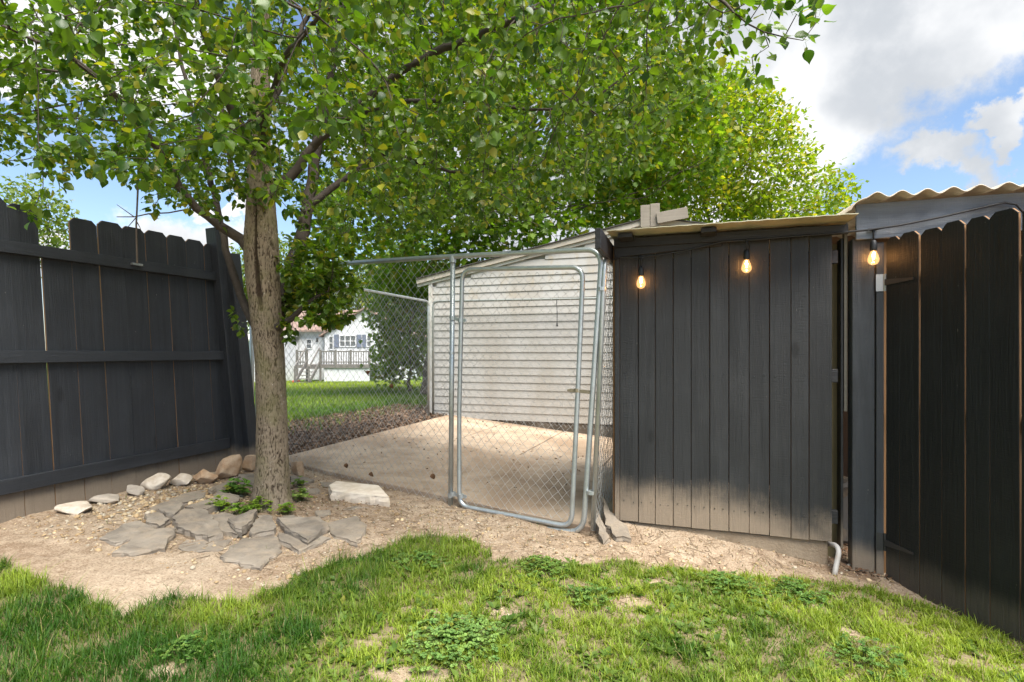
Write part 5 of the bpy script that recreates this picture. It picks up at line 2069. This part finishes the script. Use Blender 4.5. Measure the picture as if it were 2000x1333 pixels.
b = gpt(832, 13.5)
n = leafy_tree("maple_tree", "large maple with lobed leaves rising behind the garage's left corner", b,
               [(C(960, 120, 13.0), (4.6, 3.2, 4.2), 1.0), (C(830, 420, 12.0), (2.9, 1.6, 1.45), 0.60), (C(1180, 270, 13.0), (3.0, 2.0, 2.3), 0.55), (C(970, 440, 12.2), (2.0, 1.2, 1.0), 0.34)],
               3700, 11, 0.150, (0.045, 0.120, 0.010), (0.190, 0.300, 0.022), MP, 0.22, 21, 0.20, py=0.12,
               test=lambda p: (p[:, 2] > 2.6) & (p[:, 1] > 9.3))
b = gpt(1395, 15.5)
n += leafy_tree("young_tree", "bright yellow-green upright tree behind the shed roof", b,
                [(C(1390, 330, 15.5), (2.5, 2.0, 2.5), 1.0), (C(1250, 330, 15.0), (2.2, 1.5, 2.2), 0.6), (C(1530, 400, 15.2), (2.0, 1.4, 1.15), 0.4), (C(1430, 215, 15.5), (1.0, 1.0, 1.35), 0.14)],
                2500, 18, 0.175, (0.110, 0.200, 0.010), (0.280, 0.360, 0.026), SM, 0.2, 22, 0.13, py=0.15, hang=-0.15,
                test=lambda p: p[:, 2] > 2.4, yellow=(0.42, 0.40, 0.04))
b = gpt(800, 15.0)
n += leafy_tree("shrub_tree", "dense leafy shrub between the white house and the garage corner", b,
                [(C(800, 640, 15.0), (1.25, 1.0, 1.4), 1.0), (C(770, 700, 14.8), (0.65, 0.6, 0.75), 0.3), (C(800, 560, 15.2), (1.2, 1.0, 0.9), 0.4)],
                1100, 15, 0.135, (0.075, 0.170, 0.012), (0.240, 0.370, 0.030), MP, 0.17, 23, 0.07, fork=0.3, test=lambda p: p[:, 2] > 0.45)
for k, (px, py, d, rx, rz, nn, lab) in enumerate([
        (690, 590, 46, 5.5, 4.0, 520, "pale green tree behind the white house's gable"),
        (560, 560, 52, 6.0, 5.0, 520, "tall far tree behind the house wing, left of its gable"),
        (470, 580, 48, 5.0, 4.6, 460, "far tree above the outbuilding, behind the fence post"),
        (800, 560, 44, 5.0, 4.5, 420, "far tree behind the shrub at the garage corner"),
        (45, 440, 40, 3.6, 3.2, 420, "far treetop showing over the left fence")]):
    c = at(px, py, d)
    b = gpt(px, d)
    n += leafy_tree("far_tree", lab, b, [(tuple(c), (rx, rx * .8, rz), 1.0)], nn, 14, 0.42, (0.075, 0.125, 0.022), (0.170, 0.235, 0.050), SM, 0.5, 40 + k, 0.22, group="trees beyond the houses", tipr=0.012)
print("background leaves:", n)


# ------------------------------------------------------------------ grass, weeds, litter, pebbles
def blades(xy, z, L, w, lean, col, rng, segs=3):
    n = len(xy)
    a = rng.uniform(0, 2 * math.pi, n)
    d = np.stack([np.cos(a), np.sin(a)], -1)
    sd = np.stack([-d[:, 1], d[:, 0]], -1)
    V = []
    fr = np.linspace(0, 1, segs + 1)
    for f in fr:
        cx = xy + d * (lean * L * f ** 1.8)[:, None]
        cz = z + L * (f - 0.28 * lean * f ** 2)
        ww = w * (1 - f ** 1.6) * 0.5
        if f < 1:
            for s in (-1, 1):
                V.append(np.column_stack([cx + sd * (s * ww)[:, None], cz]))
        else:
            V.append(np.column_stack([cx, cz]))
    V = np.stack(V, 1)
    k = V.shape[1]
    o = (np.arange(n) * k)[:, None, None]
    Q = np.array([[2 * i, 2 * i + 1, 2 * i + 3, 2 * i + 2] for i in range(segs - 1)])
    T = np.array([[2 * segs - 2, 2 * segs - 1, 2 * segs]])
    return V.reshape(-1, 3), (o + Q[None]).reshape(-1, 4) if len(Q) else None, (o + T[None]).reshape(-1, 3), np.repeat(col, k, 0)


def lawn():
    rng = np.random.default_rng(3)
    # near turf, sampled over the yard seen by the camera and a bit beyond
    N = 520000
    x = rng.uniform(-4.6, 3.2, N)
    y = rng.uniform(1.15, 4.4, N)
    px, py, d = project(np.column_stack([x, y, gz(x, y)]))
    keep = (px > -120) & (px < 2120) & (py < 1420) & (d > 1.5)
    x, y = x[keep], y[keep]
    clump = fbm(x * 16, y * 16, 0, 91, 2)
    den = turf_density(x, y) * (0.35 + 1.1 * sstep(0.34, 0.62, clump))
    k = rng.random(len(x)) < den
    x, y, clump = x[k], y[k], clump[k]
    n = len(x)
    lush_shaded = 1 - sstep(-1.75, -1.30, x)
    right = sstep(0.2, 1.0, x)
    tone = np.clip(fbm(x * 2.4, y * 2.4, 0, 95, 3) * 1.9 - .36 + rng.normal(0, .16, n) + 0.12 * (1 - lush_shaded) - .42 * lush_shaded - 0.05 * right, 0, 1)[:, None]  # tree shade over the left turf is painted in as darker green blades
    c = np.array([0.036, 0.105, 0.009]) * (1 - tone) + np.array([0.285, 0.365, 0.040]) * tone
    dead = rng.random(n) < 0.045
    c[dead] = np.array([0.34, 0.27, 0.13]) * rng.uniform(.7, 1.1, (dead.sum(), 1))
    c *= rng.uniform(.8, 1.2, (n, 1))
    L = rng.gamma(6.0, 1 / 6.0, n) * (0.024 + 0.021 * lush_shaded + 0.020 * sstep(.5, .75, clump)) + 0.007
    w = rng.uniform(.0026, .0050, n) * (1 + 0.35 * (1 - lush_shaded))
    lean = rng.uniform(.15, 1.15, n)
    z = gfull(x, y) - 0.004
    V, Q, T, cc = blades(np.column_stack([x, y]), z, L, w, lean, c, rng)
    o = link("lawn_grass", np_mesh("lawn_grass", V, Q, T, cc, True), M['grass'])
    tag(o, "uneven green turf across the foreground", "grass", kind='stuff')
    # stray blades on the bare soil
    m = 1500
    x = rng.uniform(-4.2, 1.6, m)
    y = rng.uniform(2.6, 4.1, m)
    k = (turf_density(x, y) < .05) & (fbm(x * 4, y * 4, 0, 99, 2) > .55)
    x, y = x[k], y[k]
    m = len(x)
    V, Q, T, cc = blades(np.column_stack([x, y]), gfull(x, y) - .003, rng.uniform(.015, .05, m), rng.uniform(.002, .0035, m), rng.uniform(.2, 1.2, m),
                         leaf_color(m, rng, (.06, .12, .02), (.16, .2, .05)), rng)
    o = link("stray_grass", np_mesh("stray_grass", V, Q, T, cc, True), M['grass'])
    tag(o, "stray grass blades scattered on the bare soil", "grass", kind='stuff')
    # lawn beyond the kennel: longer and looser
    N = 120000
    u = rng.random(N)
    dd = 6.2 + 22 * u ** 1.3
    pxx = rng.uniform(440, 850, N)
    p = CAM[None] + (FWD[None] + RGT[None] * ((pxx - 1000) / FPX)[:, None]) * dd[:, None]
    x, y = p[:, 0], p[:, 1]
    edge = -5.75 + 0.8 * (fbm(x * 1.3, y * 1.3, 0, 5, 3) - .5)
    k = (x < edge) | (y > 10.2)
    k &= ~((x > -4.8) & (y > 8.7) & (y < 15))
    k |= (x < -4.9) & (y > 5.2) & (rng.random(N) < .04)
    x, y, dd = x[k], y[k], dd[k]
    n = len(x)
    tone = np.clip(fbm(x * .5, y * .5, 0, 15, 3) * 1.5 - .25 + sstep(14, 24, dd) * .45 + rng.normal(0, .15, n), 0, 1)[:, None]
    c = np.array([0.055, 0.140, 0.012]) * (1 - tone) + np.array([0.27, 0.34, 0.035]) * tone
    V, Q, T, cc = blades(np.column_stack([x, y]), gz(x, y) - .01, rng.uniform(.07, .17, n), rng.uniform(.006, .012, n) * (1 + dd / 14), rng.uniform(.2, .9, n), c * rng.uniform(.8, 1.2, (n, 1)), rng, segs=2)
    o = link("far_lawn", np_mesh("far_lawn", V, Q, T, cc, True), M['grass'])
    tag(o, "long bright lawn beyond the chain-link panels", "grass", kind='stuff')


lawn()


def tmpl_round():
    a = [(math.cos(t), math.sin(t)) for t in np.linspace(-2.6, 2.6, 7)]
    V = [(0, 0, 0), (.5, 0, -.05)] + [(.52 + .5 * ca, .46 * sa, .08 * abs(sa)) for ca, sa in a]
    T = [(1, i, i + 1) for i in range(2, 8)] + [(0, 2, 1)[::-1], (0, 1, 8)[::-1]]
    return np.array(V, float), np.zeros((0, 4), int), np.array(T)


RND = tmpl_round()


def weed(name, label, c, spread_r, count, size, lo, hi, seed, group, cat="weed", h=0.05):
    """a low plant: stalks from one crown, each carrying three round leaflets"""
    rng = np.random.default_rng(seed)
    z0 = float(gfull(c[0], c[1]))
    root = empty(name, (c[0], c[1], z0), label, cat, group)
    pos, ax, nr, sz, col = [], [], [], [], []
    mb = MB()
    for k in range(count):
        a = rng.uniform(0, 2 * math.pi)
        rr = spread_r * rng.random() ** 0.72 * rng.uniform(0.75, 1.15)
        tip = np.array([c[0] + rr * math.cos(a), c[1] + rr * math.sin(a), 0])
        tip[2] = float(gfull(tip[0], tip[1])) + h * rng.uniform(.35, 1.1) * (1.15 - 0.5 * rr / spread_r)
        foot = np.array([c[0] + rr * .45 * math.cos(a), c[1] + rr * .45 * math.sin(a), 0])
        foot[2] = float(gfull(foot[0], foot[1])) - .004
        mb.tube([foot, (foot + tip) / 2 + np.array([0, 0, .012]), tip], .0011, 3)
        cc = leaf_color(1, rng, lo, hi, py=0.05)[0]
        a0 = rng.uniform(0, 6.28)
        for j in range(3):
            b = a0 + j * 2.09
            pos.append(tip)
            ax.append((math.cos(b), math.sin(b), rng.uniform(-.25, .2)))
            nr.append((0, 0, 1) + rng.normal(0, .25, 3))
            sz.append(size * rng.uniform(.7, 1.15))
            col.append(cc)
    W, q, t, c_, R = place_leaves(RND, np.array(pos), np.array(ax), np.array(nr), np.array(sz), np.array(col))
    tag(link("leaflets", np_mesh("leaflets", W, q, t, c_, True), M['grass'], root), kind='stuff')
    mbo = mb.build("stalks", M['grass'], root)
    ca = mbo.data.color_attributes.new('Col', 'FLOAT_COLOR', 'POINT')
    ca.data.foreach_set('color', np.tile([.10, .14, .03, 1], (len(mbo.data.vertices), 1)).astype(np.float32).ravel())
    tag(mbo, kind='stuff')


GP = lambda px, py: ground(px, py)
for k, (px, py, r_, n_, s_, lab, lo, hi, h) in enumerate([
        (463, 968, .085, 16, .032, "broad-leaved green weed left of the trunk base", (.05, .11, .02), (.10, .18, .03), .07),
        (432, 995, .075, 26, .016, "yellow-green weed at the left end of the trunk weeds", (.10, .17, .02), (.20, .27, .03), .06),
        (470, 1003, .085, 30, .015, "low weed in front of the trunk's left edge", (.08, .16, .02), (.16, .24, .03), .05),
        (506, 998, .09, 34, .015, "bright weed at the foot of the trunk, centre", (.10, .17, .02), (.19, .26, .03), .06),
        (560, 1004, .09, 24, .014, "sparse weed in front of the trunk's right edge", (.08, .15, .02), (.17, .24, .03), .045),
        (585, 978, .10, 30, .016, "pale green weed right of the trunk base", (.09, .15, .03), (.16, .22, .05), .06),
        (586, 952, .055, 9, .020, "small weed tucked behind the trunk's right side", (.06, .12, .02), (.14, .2, .03), .05)]):
    weed("weed_plant", lab, GP(px, py), r_ * 1.1, int(n_ * 1.3), s_ * 1.75, tuple(q * 1.7 for q in lo), tuple(q * 1.6 for q in hi), 200 + k, "weeds at the tree's foot", h=h * 1.7)
for k, (px, py, r_, n_, lab, lo, hi) in enumerate([
        (890, 1262, .19, 230, "blue-green clover patch in the foreground turf", (.085, .165, .045), (.17, .26, .06)),
        (1150, 1175, .12, 60, "small clover tuft left of the bare sandy patch", (.06, .13, .03), (.13, .2, .04)),
        (820, 1100, .15, 90, "clover at the upper grass edge left of the gate", (.06, .13, .03), (.13, .2, .04)),
        (1430, 1150, .17, 100, "clover in the grass below the shed boards", (.06, .13, .03), (.13, .2, .04)),
        (1560, 1165, .15, 90, "clover in the grass near the conduit pipe", (.06, .13, .03), (.12, .2, .04)),
        (1060, 1120, .13, 80, "clover at the grass edge below the gate", (.07, .14, .03), (.14, .21, .04)),
        (1690, 1290, .16, 70, "clover in the grass at the lower right", (.06, .13, .03), (.13, .2, .04)),
        (370, 1275, .10, 36, "clover on the thin spot at the lower left", (.06, .13, .03), (.13, .2, .04))]):
    weed("clover_patch", lab, GP(px, py), r_ * 1.25, int(n_ * 1.5), .018, tuple(q * 1.5 for q in lo), tuple(q * 1.45 for q in hi), 300 + k, "clover in the turf", cat="clover", h=.055)


def broad_weeds():
    """flat rosettes of plantain and dandelion in the turf, too many to tell apart"""
    rng = np.random.default_rng(8)
    m = 1700
    x = rng.uniform(-2.2, 2.0, m)
    y = rng.uniform(1.7, 3.6, m)
    k = (turf_density(x, y) > .15) & (fbm(x * 2.5, y * 2.5, 0, 44, 2) > .46)
    x, y = x[k], y[k]
    idx = np.repeat(np.arange(len(x)), rng.integers(3, 8, len(x)))
    n = len(idx)
    a = rng.uniform(0, 6.28, n)
    ax = np.column_stack([np.cos(a), np.sin(a), rng.uniform(.05, .9, n)])
    pos = np.column_stack([x[idx], y[idx], gfull(x[idx], y[idx]) + .004])
    sz = rng.uniform(.025, .062, n)
    col = leaf_color(n, rng, (.06, .125, .02), (.16, .225, .04), py=.05)
    W, q, t, c, R = place_leaves(SM, pos, ax, np.tile([0, 0, 1.0], (n, 1)) + rng.normal(0, .2, (n, 3)), sz, col)
    o = link("broadleaf_weeds", np_mesh("broadleaf_weeds", W, q, t, c, True), M['grass'])
    tag(o, "small broad-leaved weeds mixed through the turf", "weeds", kind='stuff')


broad_weeds()


def litter():
    rng = np.random.default_rng(12)
    # brown leaf litter between slab and lawn, in the shed gap, and a little round the tree
    def cloud(n, fx, fy, size, lo, hi):
        x, y = fx(n), fy(n)
        a = rng.uniform(0, 6.28, n)
        ax = np.column_stack([np.cos(a), np.sin(a), rng.normal(0, .35, n)])
        pos = np.column_stack([x, y, gfull(x, y) + rng.uniform(0.004, .022, n)])
        return pos, ax, np.tile([0, 0, 1.0], (n, 1)) + rng.normal(0, .55, (n, 3)), rng.uniform(size * .6, size * 1.3, n), leaf_color(n, rng, lo, hi, py=0)
    U = rng.uniform
    sets = [cloud(16000, lambda n: -4.16 - 1.9 * U(0, 1, n) ** 1.2, lambda n: U(4.75, 10.0, n), .055, (.075, .048, .032), (.30, .205, .14)),
            cloud(500, lambda n: U(XR + .08, XR + .42, n), lambda n: U(4.05, 5.4, n), .035, (.08, .045, .03), (.28, .16, .09)),
            cloud(500, lambda n: rng.normal(-2.9, .55, n), lambda n: rng.normal(3.75, .30, n), .022, (.10, .06, .035), (.34, .22, .13)),
            cloud(1100, lambda n: U(-4.25, 1.0, n), lambda n: rng.normal(3.85, .28, n), .016, (.12, .075, .04), (.36, .26, .16)),
            cloud(160, lambda n: U(-4.1, -.7, n), lambda n: U(4.7, 8.8, n), .045, (.08, .045, .025), (.26, .16, .09))]
    pos, ax, nr, sz, col = [np.concatenate(v) for v in zip(*sets)]
    on_slab = (pos[:, 0] > -4.12) & (pos[:, 0] < -.45) & (pos[:, 1] > 4.6) & (pos[:, 1] < 8.93)
    pos[on_slab, 2] = gz(pos[on_slab, 0], pos[on_slab, 1]) + .045
    W, q, t, c, R = place_leaves(SM, pos, ax, nr, sz, col)
    o = link("leaf_litter", np_mesh("leaf_litter", W, q, t, c), M['dry'])
    tag(o, "dry brown leaf litter beside the slab and around the tree", "leaf litter", kind='stuff')
    # pebbles and crumbs of soil
    ico = [(0, 0, 1), (.894, 0, .447), (.276, .851, .447), (-.724, .526, .447), (-.724, -.526, .447), (.276, -.851, .447), (.724, .526, -.3), (-.276, .851, -.3), (-.894, 0, -.3), (-.276, -.851, -.3), (.724, -.526, -.3)]
    IT = np.array([(0, 1, 2), (0, 2, 3), (0, 3, 4), (0, 4, 5), (0, 5, 1), (1, 6, 2), (2, 7, 3), (3, 8, 4), (4, 9, 5), (5, 10, 1), (6, 7, 2), (7, 8, 3), (8, 9, 4), (9, 10, 5), (10, 6, 1)])
    n = 26000
    x = rng.uniform(-4.35, 2.1, n)
    y = rng.uniform(2.3, 4.75, n)
    k = (turf_density(x, y) < .2)
    near_fence = np.exp(-((x + 3.75) / .45) ** 2) * np.exp(-((y - 3.35) / .75) ** 2)
    gate = np.exp(-((x + 1.9) / 1.0) ** 2) * np.exp(-((y - 3.7) / .3) ** 2)
    k &= rng.random(n) < 0.30 + 0.7 * near_fence + .3 * gate
    k &= ~((x > -4.12) & (x < -.45) & (y > 4.58))
    x, y = x[k], y[k]
    n = len(x)
    nf = near_fence[k]
    sz = rng.gamma(2.0, .0022, n) + .0018 + nf * rng.gamma(2.0, .0045, n)
    sz = np.minimum(sz, .026)
    pos = np.column_stack([x, y, gfull(x, y) + sz * .25])
    a = rng.uniform(0, 6.28, n)
    ax = np.column_stack([np.cos(a), np.sin(a), rng.normal(0, .3, n)])
    base = np.array([[.46, .36, .24], [.58, .49, .36], [.34, .25, .16], [.50, .47, .42]])
    col = base[rng.integers(0, 4, n)] * rng.uniform(.6, 1.02, (n, 1)) * np.array([1, .92, .78])
    tm = (np.array(ico) * np.array([1, .78, .55]), np.zeros((0, 4), int), IT)
    W, q, t, c, R = place_leaves(tm, pos, ax, np.tile([0, 0, 1.0], (n, 1)) + rng.normal(0, .25, (n, 3)), sz, col)
    o = link("gravel", np_mesh("gravel", W, q, t, c, True), M['stone_bits'])
    tag(o, "small pale pebbles strewn over the bare soil", "gravel", kind='stuff')
    # thin dead twigs and straw on the soil
    n = 3200
    x = rng.uniform(-4.3, 1.9, n)
    y = rng.uniform(2.5, 4.2, n)
    k = turf_density(x, y) < .3
    x, y = x[k], y[k]
    n = len(x)
    a = rng.uniform(0, 6.28, n)
    L = rng.gamma(2.5, .018, n)
    d = np.column_stack([np.cos(a), np.sin(a)])
    p = np.column_stack([x, y])
    s = np.column_stack([-d[:, 1], d[:, 0]]) * rng.uniform(.0008, .0022, n)[:, None]
    pa, pb = p - d * L[:, None] / 2, p + d * L[:, None] / 2 + s * 6
    za, zb = gfull(pa[:, 0], pa[:, 1]) + .004, gfull(pb[:, 0], pb[:, 1]) + .006
    V = np.stack([np.column_stack([pa - s, za]), np.column_stack([pa + s, za]), np.column_stack([pb + s, zb]), np.column_stack([pb - s, zb]),
                  np.column_stack([pa, za + .003]), np.column_stack([pb, zb + .003])], 1)
    Q = np.array([[0, 3, 5, 4], [1, 4, 5, 2]])
    o_ = (np.arange(n) * 6)[:, None, None]
    col = leaf_color(n, rng, (.10, .07, .045), (.36, .27, .17), py=0)
    o = link("twig_litter", np_mesh("twig_litter", V.reshape(-1, 3), (o_ + Q[None]).reshape(-1, 4), None, np.repeat(col, 6, 0)), M['dry'])
    tag(o, "thin dead twigs and straw lying on the soil", "twigs", kind='stuff')


litter()


def caught_leaves():
    """dead leaves hooked in the kennel mesh"""
    rng = np.random.default_rng(77)
    for k, (px, py, s, lab) in enumerate([(676, 905, .05, "crumpled dead leaf hooked low in the mesh near the slab's middle"), (845, 925, .055, "dead leaf dangling in the mesh left of the gate's hinge post"),
                                          (723, 725, .06, "dark dead leaf caught in the mesh in front of the white house"), (765, 750, .045, "small dead leaf caught in the mesh below the shrub"),
                                          (725, 922, .05, "curled dead leaf at the foot of the mesh on the slab edge")]):
        p = onf(px, py, 0.006)
        V, Q, T = tmpl_pear()
        V = V.copy()
        V[:, 2] += .5 * np.abs(V[:, 1]) + .2 * np.sin(V[:, 0] * 5)
        ax = np.array([[rng.normal(0, .3), 0, -1.0]])
        W, q, t, c, R = place_leaves((V, Q, T), p[None], ax, np.array([[-FWD[0], -FWD[1], 0]]) + rng.normal(0, .3, (1, 3)), np.array([s]), np.array([[.16, .085, .045]]))
        o = link("dead_leaf", np_mesh("dead_leaf", W, q, t, c, True), M['dry'])
        tag(o, lab, "leaf", "dead leaves caught in the wire")


caught_leaves()
